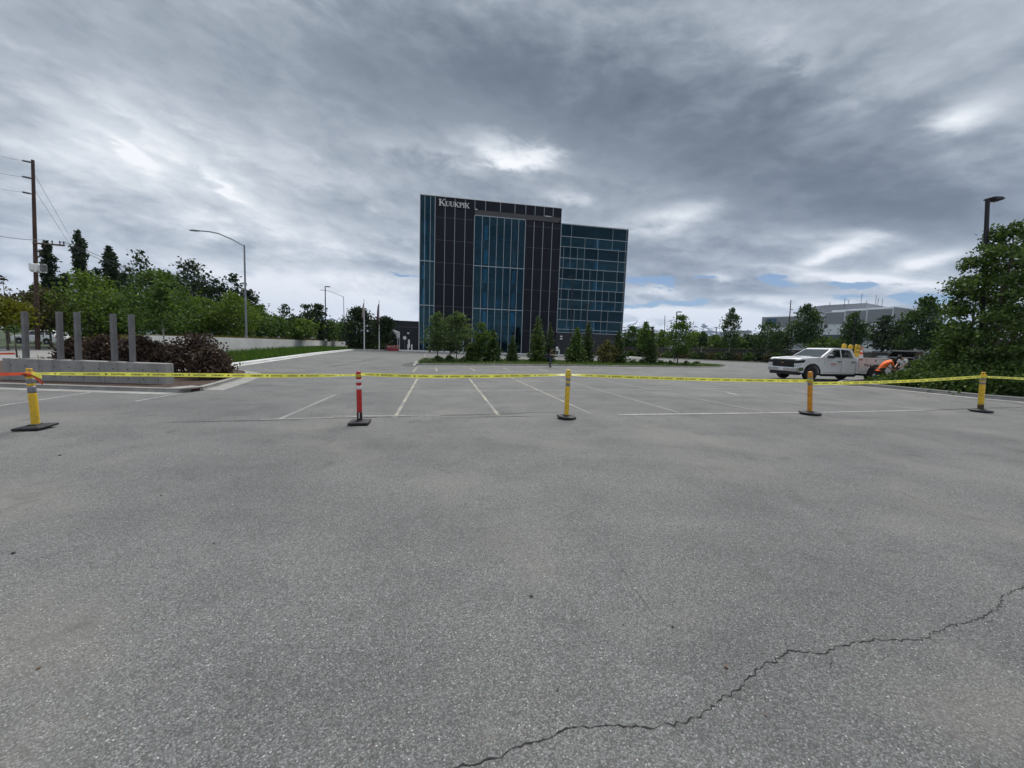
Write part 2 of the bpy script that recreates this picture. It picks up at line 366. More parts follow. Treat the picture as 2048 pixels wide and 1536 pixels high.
# ---------------------------------------------------------------- foliage
def leaf_mesh(name, C, S, rs, mat, parent, up=.3, elong=1.6, D=None):
    """C (n,3) leaf centres, S sizes: every leaf a small diamond with its own tilt"""
    n = len(C); C = np.asarray(C, float); S = np.broadcast_to(np.asarray(S, float), (n,))
    nr = rs.normal(size=(n, 3)); nr[:, 2] = nr[:, 2]*.7+up; nr /= np.linalg.norm(nr, axis=1)[:, None]
    t = rs.normal(size=(n, 3)) if D is None else np.asarray(D, float)+rs.normal(size=(n, 3))*.25
    a = t-nr*(t*nr).sum(1)[:, None]; a /= np.linalg.norm(a, axis=1)[:, None]; b = np.cross(nr, a)
    s = (S*rs.uniform(.65, 1.3, n))[:, None]
    V = np.stack([C+a*s*elong*.5, C+b*s*.5, C-a*s*elong*.5, C-b*s*.5], 1).reshape(-1, 3)
    me = bpy.data.meshes.new(name); me.vertices.add(4*n); me.vertices.foreach_set('co', V.ravel())
    me.loops.add(4*n); me.loops.foreach_set('vertex_index', np.arange(4*n, dtype=np.int32))
    me.polygons.add(n); me.polygons.foreach_set('loop_start', np.arange(0, 4*n, 4, dtype=np.int32))
    me.polygons.foreach_set('loop_total', np.full(n, 4, dtype=np.int32)); me.update(); me.validate()
    me.materials.append(mat)
    o = bpy.data.objects.new(name, me); COL.objects.link(o)
    if parent: o.parent = parent
    return o
PROF = {
 'round': lambda t: math.sqrt(max(0, 1-(2*t-1)**2))**.8,
 'egg': lambda t: max(0, math.sin(math.pi*t**.75))**.7,
 'tall': lambda t: max(0, min(1, t*5+.35))*max(0, 1-t**2.2)**.7,
 'wide': lambda t: min(1, t*4+.5)*(1-max(0, t-.70)/.30*.62),
 'column': lambda t: min(1, .75+t*1.2)*(1-max(0, t-.82)/.18*.75),
 'point': lambda t: min(1, t*6+.3)*(1-t)**.75+.03,
 'dome': lambda t: math.sqrt(max(0, 1-t*t)),
 'weep': lambda t: min(1, .55+t*1.2)*max(0, 1-t**3)**.6,
}
def tree(name, label, cat, px, Y, ytop, wpx, ybot, leaf, prof='egg', n=2500, base=None, clumps=45, size=None,
         group=None, bark='bark', lean=(0, 0), trunk_r=None, seed=0, spread=.2, up=.3, depth=1.0, stems=1, elong=1.6, droop=0.0, bare=0.0):
    """px, ytop, ybot: where the crown stands in the photo at distance Y; base: ground height"""
    rs = np.random.RandomState(seed*13+int(px)+int(Y*7)); rr = random.Random(seed*7+int(px))
    x = P(px, ybot, Y)[0]; z0 = gz(x, Y) if base is None else base
    zt = P(px, ytop, Y)[2]-z0; zb = max(.02, P(px, ybot, Y)[2]-z0); rad = wpx/2*Y/FPX
    t = thing(name, label, cat, (x, Y, z0), 0, group)
    h = zt-zb; cl = []; pf = PROF[prof]
    while len(cl) < clumps:
        tt = rr.random(); r = pf(tt)
        if rr.random() > r*.8+.2: continue
        th = rr.random()*2*math.pi; k = rr.uniform(.3, .95)**.6*r*rad*rr.uniform(.8, 1.12)
        cl.append((math.cos(th)*k+lean[0]*tt*h, math.sin(th)*k*depth+lean[1]*tt*h, zb+tt*h*.97, r))
    cl[0] = (lean[0]*h*.9, 0, zb+h*.93, .3); cl[1] = (lean[0]*h*.95, 0, zb+h*.98, .2)
    idx = rs.randint(0, clumps, n); A = np.array(cl)
    sg = spread*1.75*np.array([rad, rad*depth, max(.55*rad, min(.9*rad, .10*h))]); off = rs.normal(size=(n, 3))*sg*(.45+.55*A[idx, 3:4])
    C = A[idx, :3]+off
    if droop: C[:, 2] -= np.abs(rs.normal(size=n))*droop*h*(np.hypot(C[:, 0], C[:, 1])/max(rad, .01))
    C[:, 2] = np.maximum(C[:, 2], .03)
    sz = size or max(.05, Y/215)
    leaf_mesh('crown', C, sz, rs, LF[leaf], t, up, elong, np.tile([0, 0, -1.0], (n, 1)) if droop else None)
    mb = MB(); tr = trunk_r or max(.03, .013*zt+.02)
    for s in range(stems):
        ox = 0 if stems == 1 else rr.uniform(-.25, .25)*rad; oy = 0 if stems == 1 else rr.uniform(-.2, .2)*rad
        top = zb+h*.8; pts = []
        for i in range(6):
            q = i/5; pts.append((ox*(.3+q)+lean[0]*max(0, q*top-zb)+rr.uniform(-.03, .03)*q*rad, oy*(.3+q)+rr.uniform(-.03, .03)*q*rad, q*top-.03))
        mb.tube(pts, [tr*(1-.82*i/5)*(1.25 if i == 0 else 1) for i in range(6)], 7)
    for c in rr.sample(cl, min(len(cl), 16)):
        zz = max(.1*zt, c[2]-rr.uniform(.25, .6)*math.hypot(c[0], c[1])-.1*h)
        q = min(1, zz/(zb+h*.8)); mx = lean[0]*max(0, zz-zb)
        mid = ((c[0]+mx)*.55, c[1]*.55, (c[2]*.6+zz*.4))
        mb.tube([(mx, 0, zz), mid, c[:3]], [tr*(1-.8*q)*.55, tr*.25, tr*.1], 5)
    mb.build('trunk', M[bark], t)
    return t
def conifer(name, label, px, Y, ytop, wpx, ybase, leaf='needle', group=None, power=.85, seed=0, n_tier=15, base=None, lean=0):
    rs = np.random.RandomState(seed*17+int(px)); x = P(px, ybase, Y)[0]; z0 = gz(x, Y) if base is None else base
    H = P(px, ytop, Y)[2]-z0; rad = wpx/2*Y/FPX*1.05
    t = thing(name, label, 'tree', (x, Y, z0), 0, group); C = []; D = []
    for i in range(n_tier):
        q = (i+.3)/n_tier; z = .05*H+q*H*.93; r = rad*min(1, (1-q)**power*1.08+.02)*rs.uniform(.86, 1.12)
        nb = max(5, int(13*(1-q)+5))
        for k in range(nb):
            th = 2*math.pi*(k+rs.rand())/nb; rl = r*rs.uniform(.55, 1.15); m = max(3, int(rl/ (rad*.085)))
            for j in range(m):
                f = (j+.6)/m; d = (math.cos(th), math.sin(th))
                zz = z-.40*rl*f+.30*rl*f*f+rs.normal()*.006*H
                for sd in (-1, 1):
                    w = .11*rl*(1.15-f)*sd+rs.normal()*.02*rad
                    C.append((d[0]*rl*f-d[1]*w, d[1]*rl*f+d[0]*w, max(.04, zz-abs(rs.normal())*.012*H)))
                    D.append((d[0]-d[1]*sd*.5, d[1]+d[0]*sd*.5, -.15))
    leaf_mesh('crown', np.array(C), max(.09, rad*.13), rs, LF[leaf], t, .9, 2.2, np.array(D))
    mb = MB(); mb.tube([(0, 0, -.05), (0, 0, H*.5), (0, 0, H*1.0)], [.022*H+.02, .012*H, .01], 7)
    for i in range(18):
        q = (i+.5)/19; th = i*2.4; rl = rad*(1-q)**power*.8
        mb.tube([(0, 0, .08*H+q*H*.85), (math.cos(th)*rl, math.sin(th)*rl, .08*H+q*H*.85-.2*rl)], [.02, .008], 4)
    mb.build('trunk', M['bark'], t)
    return t
# ================================================================ camera, world, sun
cam = bpy.data.cameras.new('camera'); co = bpy.data.objects.new('camera', cam); COL.objects.link(co)
cam.sensor_width = 36; cam.lens = FPX/2048*36; cam.clip_start = .05; cam.clip_end = 40000
cam.shift_y = (YC-768)/2048
co.matrix_world = Matrix(((cR[0], cU[0], -cF[0], 0), (cR[1], cU[1], -cF[1], 0), (cR[2], cU[2], -cF[2], HC), (0, 0, 0, 1)))
SC.camera = co
SC.render.engine = 'CYCLES'
SC.cycles.use_denoising = True; SC.cycles.max_bounces = 8; SC.cycles.transparent_max_bounces = 12
SC.cycles.sample_clamp_indirect = 6
SC.view_settings.view_transform = 'Standard'; SC.view_settings.look = 'None'; SC.view_settings.exposure = EXPO = 1.25; SC.view_settings.gamma = 1
SUN_EL, SUN_AZ = R_(60), R_(14)          # azimuth to the right of straight ahead
sun = bpy.data.lights.new('sun', 'SUN'); sun.energy = 1.5; sun.angle = R_(28); sun.color = (1.0, .965, .91)
so = bpy.data.objects.new('sun', sun); COL.objects.link(so)
sd = Vector((math.sin(SUN_AZ)*math.cos(SUN_EL), math.cos(SUN_AZ)*math.cos(SUN_EL), math.sin(SUN_EL)))
so.rotation_euler = sd.to_track_quat('Z', 'Y').to_euler(); so.location = sd*60
W = bpy.data.worlds.new('World'); SC.world = W; W.use_nodes = True
nt = W.node_tree; nt.nodes.clear()
wo = N(nt, 'ShaderNodeOutputWorld'); tc = N(nt, 'ShaderNodeTexCoord')
sx = N(nt, 'ShaderNodeSeparateXYZ'); L(nt, tc.outputs['Generated'], sx.inputs[0])
dx, dy, dz = sx.outputs
mt = lambda op, a, b=None, c=None, clamp=False: mathn(nt, op, a, b, c, clamp)
def smooth(x, a, b):
    n = N(nt, 'ShaderNodeMapRange'); n.interpolation_type = 'SMOOTHSTEP'; n.inputs[1].default_value = a; n.inputs[2].default_value = b
    L(nt, x, n.inputs[0]); return n.outputs[0]
zpos = mt('MAXIMUM', dz, 0.0)
den = mt('ADD', zpos, .42)
def comb(x, y, z=0.0):
    n = N(nt, 'ShaderNodeCombineXYZ')
    for i, v in enumerate((x, y, z)):
        if isinstance(v, (int, float)): n.inputs[i].default_value = v
        else: L(nt, v, n.inputs[i])
    return n.outputs[0]
qx = mt('DIVIDE', dx, den); qy = mt('DIVIDE', dy, den)
# a cloud deck overhead, streaks drawn out along the wind
ca, sa = math.cos(R_(16)), math.sin(R_(16))
wx = mt('ADD', mt('MULTIPLY', qx, ca), mt('MULTIPLY', qy, sa)); wy = mt('SUBTRACT', mt('MULTIPLY', qy, ca), mt('MULTIPLY', qx, sa))
deck = comb(mt('MULTIPLY', wx, 1.25), mt('MULTIPLY', wy, .85), 3.7)
nA = noise(nt, deck, 1.05, 7, .52, .5)
flat = comb(mt('MULTIPLY_ADD', dz, .5, dx), mt('MULTIPLY_ADD', dz, -.3, dy), mt('MULTIPLY', dz, 2.3))
nB = noise(nt, flat, 3.2, 9, .60, .35)
nC = noise(nt, flat, 9.0, 9, .62, .2)
nD = noise(nt, flat, 24.0, 7, .6, .2)
fine = mt('MULTIPLY_ADD', mt('POWER', .36788, mt('MULTIPLY', zpos, 4.0)), .95, .36)
dyf = mt('MAXIMUM', dy, .06)
front = smooth(dy, .03, .25)
gx0 = mt('DIVIDE', dx, dyf); gz0 = mt('DIVIDE', dz, dyf)
wob = mt('ADD', mt('MULTIPLY', zpos, .20), .022)
gx = mt('MULTIPLY_ADD', mt('SUBTRACT', nA, .5), mt('MULTIPLY', wob, 2.8), mt('MULTIPLY_ADD', mt('SUBTRACT', nC, .5), mt('MULTIPLY', wob, 2.2), gx0))
gz_ = mt('MULTIPLY_ADD', mt('SUBTRACT', nB, .5), mt('MULTIPLY', wob, 1.3), mt('MULTIPLY_ADD', mt('SUBTRACT', nC, .5), mt('MULTIPLY', wob, 1.1), gz0))
def blobs(lst):
    acc = None
    for (px, py, rx, ry, w, ang) in lst:
        v = ray(px, py); a, b = v[0]/v[1], v[2]/v[1]; c, s = math.cos(R_(ang)), math.sin(R_(ang)); X, Y = rx/FPX, ry/FPX
        u = mt('MULTIPLY_ADD', gx, c/X, mt('MULTIPLY_ADD', gz_, -s/X, (-a*c+b*s)/X))
        q = mt('MULTIPLY_ADD', gx, s/Y, mt('MULTIPLY_ADD', gz_, c/Y, (-a*s-b*c)/Y))
        e = mt('POWER', .36788, mt('MULTIPLY_ADD', u, u, mt('MULTIPLY', q, q)))
        acc = mt('MULTIPLY_ADD', e, w, acc if acc is not None else 0.0)
    return acc
CL = [
 (260, 400, 520, 220, .08, 8), (120, 240, 260, 120, .06, 20), (1500, 610, 420, 60, .10, 0), (620, 590, 340, 70, .08, 0),  # px, py, rx, ry, weight, tilt: the bright breaks and heavy masses of this sky
 (1240, 190, 430, 150, -.25, 8), (900, 120, 330, 80, -.16, 6), (1480, 300, 330, 80, -.17, 6), (1680, 405, 240, 55, -.17, 6), (1930, 430, 230, 70, -.12, 4),
 (1440, 440, 170, 45, -.08, 6), (1330, 515, 130, 36, -.15, 3), (1530, 500, 110, 22, -.10, 3), (560, 170, 260, 70, -.05, 22), (470, 20, 240, 60, -.05, 10), (60, 60, 200, 60, -.04, 0),
 (780, 528, 80, 13, -.20, 5), (800, 492, 90, 12, -.12, 6), (690, 410, 120, 25, -.08, 16), (330, 480, 160, 20, -.06, 8), (1420, 590, 160, 26, -.20, 2), (1600, 560, 130, 18, -.14, 2),
 (1010, 296, 85, 30, .36, 8), (1040, 318, 70, 18, .26, 0), (880, 318, 90, 20, .18, 14), (1112, 395, 34, 16, .20, 10), (1155, 402, 26, 10, .2, 0),
 (1915, 243, 75, 22, .34, -18), (1980, 200, 120, 26, .14, -24), (1850, 150, 190, 40, .10, -22), (1590, 125, 34, 46, .16, 30), (1700, 60, 260, 60, .08, -10),
 (1375, 420, 60, 20, .38, -14), (1320, 445, 70, 22, .18, 0), (1690, 488, 70, 16, .40, -12), (1640, 512, 46, 9, .30, -18), (1860, 520, 90, 18, .38, -14), (1700, 470, 120, 10, .2, 4),
 (1740, 560, 170, 9, .42, 1), (1620, 540, 130, 8, .26, 3), (1310, 583, 60, 10, .36, 0), (1330, 622, 150, 12, .42, 0), (1500, 600, 90, 10, .32, 0), (1480, 640, 120, 16, .4, 0), (1640, 610, 120, 14, .25, 0), (1420, 555, 50, 8, .3, 0),
 (40, 555, 60, 34, .34, 20), (275, 290, 70, 16, .24, 30), (140, 300, 190, 70, .10, 12), (320, 250, 170, 18, .10, 34), (430, 255, 160, 22, .12, 26), (420, 400, 300, 60, .08, 14), (480, 370, 60, 12, .2, 30), (640, 470, 200, 30, .10, 8),
 (600, 560, 240, 24, .18, 4), (640, 610, 220, 22, .26, 2), (760, 610, 90, 24, .22, 0), (740, 560, 80, 14, .16, 3), (190, 180, 240, 22, .07, 32), (90, 200, 140, 20, .08, 30), (560, 620, 120, 30, .15, 0)]
bb = mt('MULTIPLY', blobs(CL), front)
horizon = mt('POWER', .36788, mt('MULTIPLY', zpos, 5.5))
B = mt('MULTIPLY_ADD', horizon, .20, .51)
B = mt('MULTIPLY_ADD', smooth(dz, .70, .88), .45, B)      # extra brightness added to the unseen sky overhead, to light the ground
B = mt('MULTIPLY_ADD', mt('SUBTRACT', 1.0, smooth(dy, -.35, .05)), .16, B)  # added fill from the unseen sky behind the camera
B = mt('ADD', B, bb)
B = mt('MULTIPLY_ADD', mt('SUBTRACT', nA, .5), .42, B)
B = mt('MULTIPLY_ADD', mt('SUBTRACT', nB, .5), .58, B)
B = mt('MULTIPLY_ADD', mt('MULTIPLY', mt('SUBTRACT', nC, .5), fine), .84, B)
B = mt('MULTIPLY_ADD', mt('MULTIPLY', mt('SUBTRACT', nD, .5), fine), .36, B)
B = mt('MULTIPLY_ADD', mt('POWER', .36788, mt('MULTIPLY', zpos, 13.0)), .05, B)
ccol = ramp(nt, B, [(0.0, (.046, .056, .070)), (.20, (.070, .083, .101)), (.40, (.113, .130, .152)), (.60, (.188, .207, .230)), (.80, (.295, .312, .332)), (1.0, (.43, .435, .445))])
GP = [(1300, 566, 58, 13, 1.0, 4), (1390, 558, 42, 8, .8, 0), (1535, 563, 56, 8, 1.0, 2), (1545, 549, 30, 5, .7, 0), (1695, 567, 66, 7, 1.0, 0), (1330, 605, 110, 7, .9, -3), (1855, 602, 66, 18, 1.1, 0), (1700, 590, 90, 6, .6, 0), (800, 548, 40, 5, .7, 2)]
gap = mt('MULTIPLY', mt('ADD', blobs(GP), mt('MULTIPLY_ADD', mt('SUBTRACT', nC, .5), 1.6, mt('MULTIPLY', mt('SUBTRACT', nD, .5), 1.0))), front)
gap = smooth(gap, .34, .62)
sky = N(nt, 'ShaderNodeTexSky'); sky.sky_type = 'NISHITA'; sky.sun_disc = False; sky.sun_elevation = SUN_EL; sky.sun_rotation = SUN_AZ; sky.ozone_density = 3.0; sky.air_density = .8; sky.dust_density = .3
b1 = N(nt, 'ShaderNodeBackground'); L(nt, sky.outputs[0], b1.inputs[0]); b1.inputs[1].default_value = .034
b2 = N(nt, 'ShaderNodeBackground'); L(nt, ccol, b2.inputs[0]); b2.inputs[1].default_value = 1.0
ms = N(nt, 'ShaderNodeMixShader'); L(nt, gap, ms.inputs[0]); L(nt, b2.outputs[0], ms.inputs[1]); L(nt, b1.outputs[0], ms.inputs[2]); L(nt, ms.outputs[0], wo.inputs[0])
# ================================================================ ground
def grid(name, xs, ys, fz, mat):
    vs = [(x, y, fz(x, y)) for y in ys for x in xs]; n = len(xs)
    fs = [(j*n+i, j*n+i+1, (j+1)*n+i+1, (j+1)*n+i) for j in range(len(ys)-1) for i in range(n-1)]
    return MB().add(vs, fs).build(name, mat)
gxs = [-9000, -3000, -1000, -400, -200]+list(range(-140, 141, 4))+[200, 400, 1000, 3000, 9000]
gys = [-3000, -600, -150, -60]+list(range(-40, 141, 4))+[200, 400, 1000, 3000, 9500]
struct(grid('ground', gxs, gys, lambda x, y: gz(x, y)-.12, M['earth']))
struct(grid('parking_lot', list(np.arange(-47, 63.1, 1.6)), list(np.arange(-14, 98.1, 1.6)), lambda x, y: gz(x, y), M['asphalt']))
def G2(*p): return [G(*q)[:2] for q in p]
KERB = [(-.42, .006), (0, .012), (.015, .12), (.03, .135), (.15, .135), (.16, .0)]     # gutter pan, then the raised kerb
def kerb(name, pts, mat='kerb', prof=KERB):
    return struct(MB().sweep(dens(pts, .8), prof).build(name, M[mat]))
# --- retaining wall side: kerb with pale walk, tall grass, wall
ka, kb = G(440, 736), G(712, 699.5); kd = Vector((kb[0]-ka[0], kb[1]-ka[1], 0)).normalized()
k0 = Vector(ka)-kd*6
left_k = [(k0.x, k0.y), ka[:2], kb[:2]]
kn = Vector((-kd.y, kd.x, 0))           # towards the wall
def off(p, d): return (p[0]+kn.x*d, p[1]+kn.y*d)
# travel reversed so that the raised side lies towards the wall
kerb('kerb', [left_k[2], left_k[1], left_k[0]], 'pale_concrete', [(-.25, .006), (0, .012), (.015, .13), (.03, .145), (.5, .15), (.52, .0)])
w0, w1 = Vector(P(300, 671, 21)), Vector(P(420, 674, 31)); w2 = Vector(P(697, 683, 97))
wallpts = [(w0.x, w0.y), (w1.x, w1.y), (w2.x, w2.y)]
sheet('grass_verge', [off(left_k[0], .5), off(left_k[1], .5), off(left_k[2], .5), (w2.x+.4, w2.y), (w1.x+.2, w1.y-.1), (w0.x+.3, w0.y)], M['verge'], .10, step=4)
# bank behind the wall
def bank(x, y):
    wd_ = float(np.interp(y, [20, 32, 60], [5, 8, 26]))
    xe = np.interp(y, [21, 31, 97, 140], [w0.x, w1.x, w2.x, w2.x-12]); s = xe-x
    return gz(x, y)-.1+1.45*sstep(20.5, 26, y)*(1-sstep(wd_, wd_*1.3, s))
rows = []
ys = [20.5, 21.5, 23, 25, 28, 31]+list(range(36, 125, 6)); cols = [.12, 2, 5, 9, 14, 20, 26, 30, 34, 40]
for y in ys:
    xe = np.interp(y, [21, 31, 97, 140], [w0.x, w1.x, w2.x, w2.x-12]); rows += [(xe-c, y, bank(xe-c, y)) for c in cols]
n = len(cols); b_ = MB().add(rows, [(j*n+i, j*n+i+1, (j+1)*n+i+1, (j+1)*n+i) for j in range(len(ys)-1) for i in range(n-1)])
struct(b_.build('bank', M['drygrass']))
wt = thing('retaining_wall', 'long pale concrete retaining wall beside the parking lot', 'wall', (w1.x, w1.y, 0))
mb = MB(); mj = MB()
wp = []
for a, b in ((w0, w1), (w1, w2)):
    L_ = math.hypot(b.x-a.x, b.y-a.y); k = max(1, int(L_/2.4))
    for i in range(k): wp.append(a.lerp(b, i/k))
wp.append(w2)
for a, b in zip(wp[:-1], wp[1:]):
    d = (b-a); d.z = 0; d.normalize(); nn = Vector((d.y, -d.x, 0))*.28
    a2 = a+d*.012; b2 = b-d*.012; za, zb = a.z, b.z; g0, g1 = gz(a.x, a.y)-.1, gz(b.x, b.y)-.1
    o = [a2-nn*0, b2-nn*0, b2-nn, a2-nn]
    mb.add([(p.x, p.y, z) for p, z in zip(o, (g0, g1, g1, g0))]+[(p.x, p.y, z) for p, z in zip(o, (za, zb, zb, za))],
           [(3, 2, 1, 0), (4, 5, 6, 7), (0, 1, 5, 4), (1, 2, 6, 5), (2, 3, 7, 6), (3, 0, 4, 7)])
    a3 = b-d*.02; b3 = b+d*.02; o = [a3-nn*.08, b3-nn*.08, b3-nn*.9, a3-nn*.9]
    mj.add([(p.x, p.y, g1) for p in o]+[(p.x, p.y, zb-.02) for p in o], [(3, 2, 1, 0), (4, 5, 6, 7), (0, 1, 5, 4), (1, 2, 6, 5), (2, 3, 7, 6), (3, 0, 4, 7)])
for o_, nm, mt_ in ((mb, 'wall_panel', 'pale_concrete'), (mj, 'joint', 'seam')):
    o_.v = [(x-w1.x, y-w1.y, z) for x, y, z in o_.v]; o_.build(nm, M[mt_], wt)
def blades(name, pts, h, w, mat, seed, lean=.35):
    rs = np.random.RandomState(seed); n = len(pts); p = np.array(pts); th = rs.uniform(0, 6.28, n); H = h*rs.uniform(.5, 1.25, n); Wd = w*rs.uniform(.6, 1.3, n)
    a = np.stack([np.cos(th)*Wd*.5, np.sin(th)*Wd*.5, np.zeros(n)], 1); tip = p+np.stack([rs.normal(size=n)*lean*H, rs.normal(size=n)*lean*H, H], 1)
    V = np.stack([p-a, p+a, tip], 1).reshape(-1, 3); me = bpy.data.meshes.new(name); me.vertices.add(3*n); me.vertices.foreach_set('co', V.ravel())
    me.loops.add(3*n); me.loops.foreach_set('vertex_index', np.arange(3*n, dtype=np.int32)); me.polygons.add(n)
    me.polygons.foreach_set('loop_start', np.arange(0, 3*n, 3, dtype=np.int32)); me.polygons.foreach_set('loop_total', np.full(n, 3, dtype=np.int32)); me.update(); me.validate()
    me.materials.append(M[mat] if mat in M else LF[mat]); o = bpy.data.objects.new(name, me); COL.objects.link(o); return struct(o, 'stuff')
rs = np.random.RandomState(3); pts = []
for i in range(15000):
    t = rs.rand()**1.7; kx = np.array(off(left_k[0], .6))*(1-t)+np.array(off(left_k[2], .6))*t
    yy = kx[1]; xe = np.interp(yy, [w0.y, w1.y, w2.y], [w0.x, w1.x, w2.x]) if yy > w0.y else w0.x
    s = rs.rand(); x = kx[0]+(xe+.2-kx[0])*s; pts.append((x, yy, gz(x, yy)+.08))
go = blades('tall_grass', pts, .52, .075, 'grass', 4); tag(go, 'tall green grass strip along the foot of the pale retaining wall', 'grass')
pts = []
for i in range(9000):
    t = rs.rand()**1.5; y = 22+t*74; xe = np.interp(y, [21, 31, 97], [w0.x, w1.x, w2.x]); x = xe-.35-abs(rs.normal())*3; pts.append((x, y, bank(x, y)))
go = blades('ground_cover', pts, .38, .11, 'dry', 5); tag(go, 'yellowish ground cover along the top of the retaining wall', 'ground cover')
# --- shrub bed at the left with its kerb, concrete sign wall in front
bedk = G2((-60, 773), (20, 775.5), (120, 778.5), (260, 783), (358, 786))
inl = G2((358, 786), (384, 784.5), (406, 781))
bedk2 = G2((406, 781), (440, 771.5), (470, 762), (490, 755), (500, 750.5), (495, 746.5), (470, 743), (410, 740))
kerb('kerb', bedk[::1], prof=[(.42, .006), (0, .012), (-.015, .12), (-.03, .135), (-.15, .135), (-.16, 0)])
kerb('kerb', bedk2, prof=[(.55, .006), (0, .012), (-.015, .12), (-.03, .135), (-.15, .135), (-.16, 0)])
sheet('planting_bed', [bedk[0], bedk[1], bedk[2], bedk[3], bedk[4], inl[1], inl[2]]+bedk2[1:]+G2((380, 738), (300, 736), (200, 731), (60, 727), (-60, 722)), M['mulch'], .10, step=2)
sheet('street', G2((-400, 725), (-60, 721), (140, 727), (330, 722), (330, 712), (118, 698.5), (-400, 697)), M['street'], .012, step=6)
kerb('kerb', G2((-300, 697), (0, 698), (118, 698.5)), prof=[(.5, .02), (0, .02), (-.02, .13), (-.18, .13), (-.2, 0)])
sheet('grass_verge', G2((-500, 697), (0, 698), (118, 698.5), (300, 705), (300, 690), (150, 686), (-500, 672)), M['earth'], .09, step=5)
# inlet block in the kerb
c0, c1 = Vector(G(359, 786)), Vector(G(405.5, 781.3))
dn = thing('storm_drain', 'concrete kerb inlet with a dark rusty opening at the corner of the shrub bed', 'drain', (c0.x, c0.y, c0.z), math.atan2(c1.y-c0.y, c1.x-c0.x))
ln = (c1-c0).length
MB().box(0, ln, .02, .5, 0, .145).build('inlet_block', M['kerb'], dn, bevel=.015)
MB().prism([(ln*.50, .015), (ln*.52, .10), (ln*.88, .10), (ln*.90, .015)], 'y', .005, .03).build('opening', pmat('rusty opening', (.035, .015, .012), .9), dn)
# concrete sign wall with five bare steel posts
wl, wr = Vector(G(9, 765)), Vector(G(330, 774.5))
sw = thing('sign_wall', 'low concrete wall carrying five bare steel posts with no sign', 'sign base', (wl.x, wl.y, min(wl.z, wr.z)), math.atan2(wr.y-wl.y, wr.x-wl.x))
ln = (wr-wl).length
MB().box(0, ln, 0, .36, -.05, .86).build('concrete_base', M['wall_concrete'], sw, bevel=.015)
mh = MB()
for i in range(11):
    for z in (.62, .30): mh.lathe([(.025, 0), (.025, .006)], 10, (.3+i*ln/11, -.004, z), 'y')
mh.build('tie_hole', M['seam'], sw)
for px, py in ((46, 623.5), (119, 624), (156, 625), (230.5, 628.5), (268, 630)):
    bx = {46: 50.8, 119: 124, 156: 161, 230.5: 235.5, 268: 272.5}[px]
    q = P(px+3, py, wl.y+.18); h = q[2]-sw.location.z
    u = (Vector(P(bx+2, 724, wl.y+.18))-wl).xy.length
    tx = (Vector((q[0], q[1], 0))-Vector(P(bx+2, 724, wl.y+.18))).x
    m_ = MB(); a = .062
    m_.add([(u-a, .18-a, .86), (u+a, .18-a, .86), (u+a, .18+a, .86), (u-a, .18+a, .86), (u-a+tx, .18-a, h), (u+a+tx, .18-a, h), (u+a+tx, .18+a, h), (u-a+tx, .18+a, h)],
           [(3, 2, 1, 0), (4, 5, 6, 7), (0, 1, 5, 4), (1, 2, 6, 5), (2, 3, 7, 6), (3, 0, 4, 7)])
    m_.build('post', M['steel'], sw, bevel=.008)
    MB().box(u-.12, u+.12, .06, .30, .8605, .876).build('base_plate', M['steel'], sw)
# --- island in the middle of the lot
isl = G2((832, 731), (940, 731.5), (1060, 732), (1200, 733.5), (1330, 735), (1400, 735.5), (1440, 735), (1452, 733), (1440, 731), (1400, 728.5), (1330, 726.5), (1200, 724), (1060, 721.5), (940, 719.5), (846, 718.5), (836, 723))
kerb('kerb', isl+[isl[0]], prof=[(.25, .006), (0, .012), (-.015, .12), (-.03, .135), (-.15, .135), (-.16, 0)])
sheet('island_soil', isl, M['mulch'], .10, step=3)
def inside(pt, poly):
    c = False; j = len(poly)-1
    for i in range(len(poly)):
        if (poly[i][1] > pt[1]) != (poly[j][1] > pt[1]) and pt[0] < (poly[j][0]-poly[i][0])*(pt[1]-poly[i][1])/(poly[j][1]-poly[i][1])+poly[i][0]: c = not c
        j = i
    return c
def scatter(poly, n, seed, dz=.09):
    r = np.random.RandomState(seed); xs = [p[0] for p in poly]; ys = [p[1] for p in poly]; out = []
    while len(out) < n:
        q = (r.uniform(min(xs), max(xs)), r.uniform(min(ys), max(ys)))
        if inside(q, poly): out.append((q[0], q[1], gz(*q)+dz))
    return out
go = blades('low_grass', scatter(isl, 14000, 6), .14, .07, 'grass', 7, .6); tag(go, 'short grass covering the long island in the parking lot', 'grass')
# pavement and kerb in front of the building
BA = math.radians(9.9); BO = Vector((-18.27, 72.0, 0)); BD = Vector((math.cos(BA), math.sin(BA), 0)); BN = Vector((-math.sin(BA), math.cos(BA), 0))
def bw(u, v): q = BO+BD*u+BN*v; return (q.x, q.y)
kerb('kerb', [bw(-22, -6.2), bw(44, -6.2)], 'pale_concrete', prof=[(.3, .006), (0, .012), (-.015, .14), (-.2, .145), (-.22, 0)])
sheet('pavement', [bw(-22, -6.0), bw(44, -6.0), bw(44, .1), bw(-22, .1)], M['pale_concrete'], .12, step=6)
# verge with shrubs before the back fence
vf = G2((1230, 714), (1340, 718), (1440, 722.5), (1545, 727), (1640, 733), (1900, 748), (1900, 722), (1640, 716), (1520, 712), (1240, 706))
kerb('kerb', vf[:6], prof=[(.2, .006), (0, .012), (-.015, .12), (-.15, .125), (-.16, 0)])
sheet('grass_verge', vf, M['earth'], .09, step=4)
go = blades('low_grass', scatter(vf, 9000, 8), .18, .10, 'grass', 9, .6); tag(go, 'grass strip in front of the slatted back fence', 'grass')
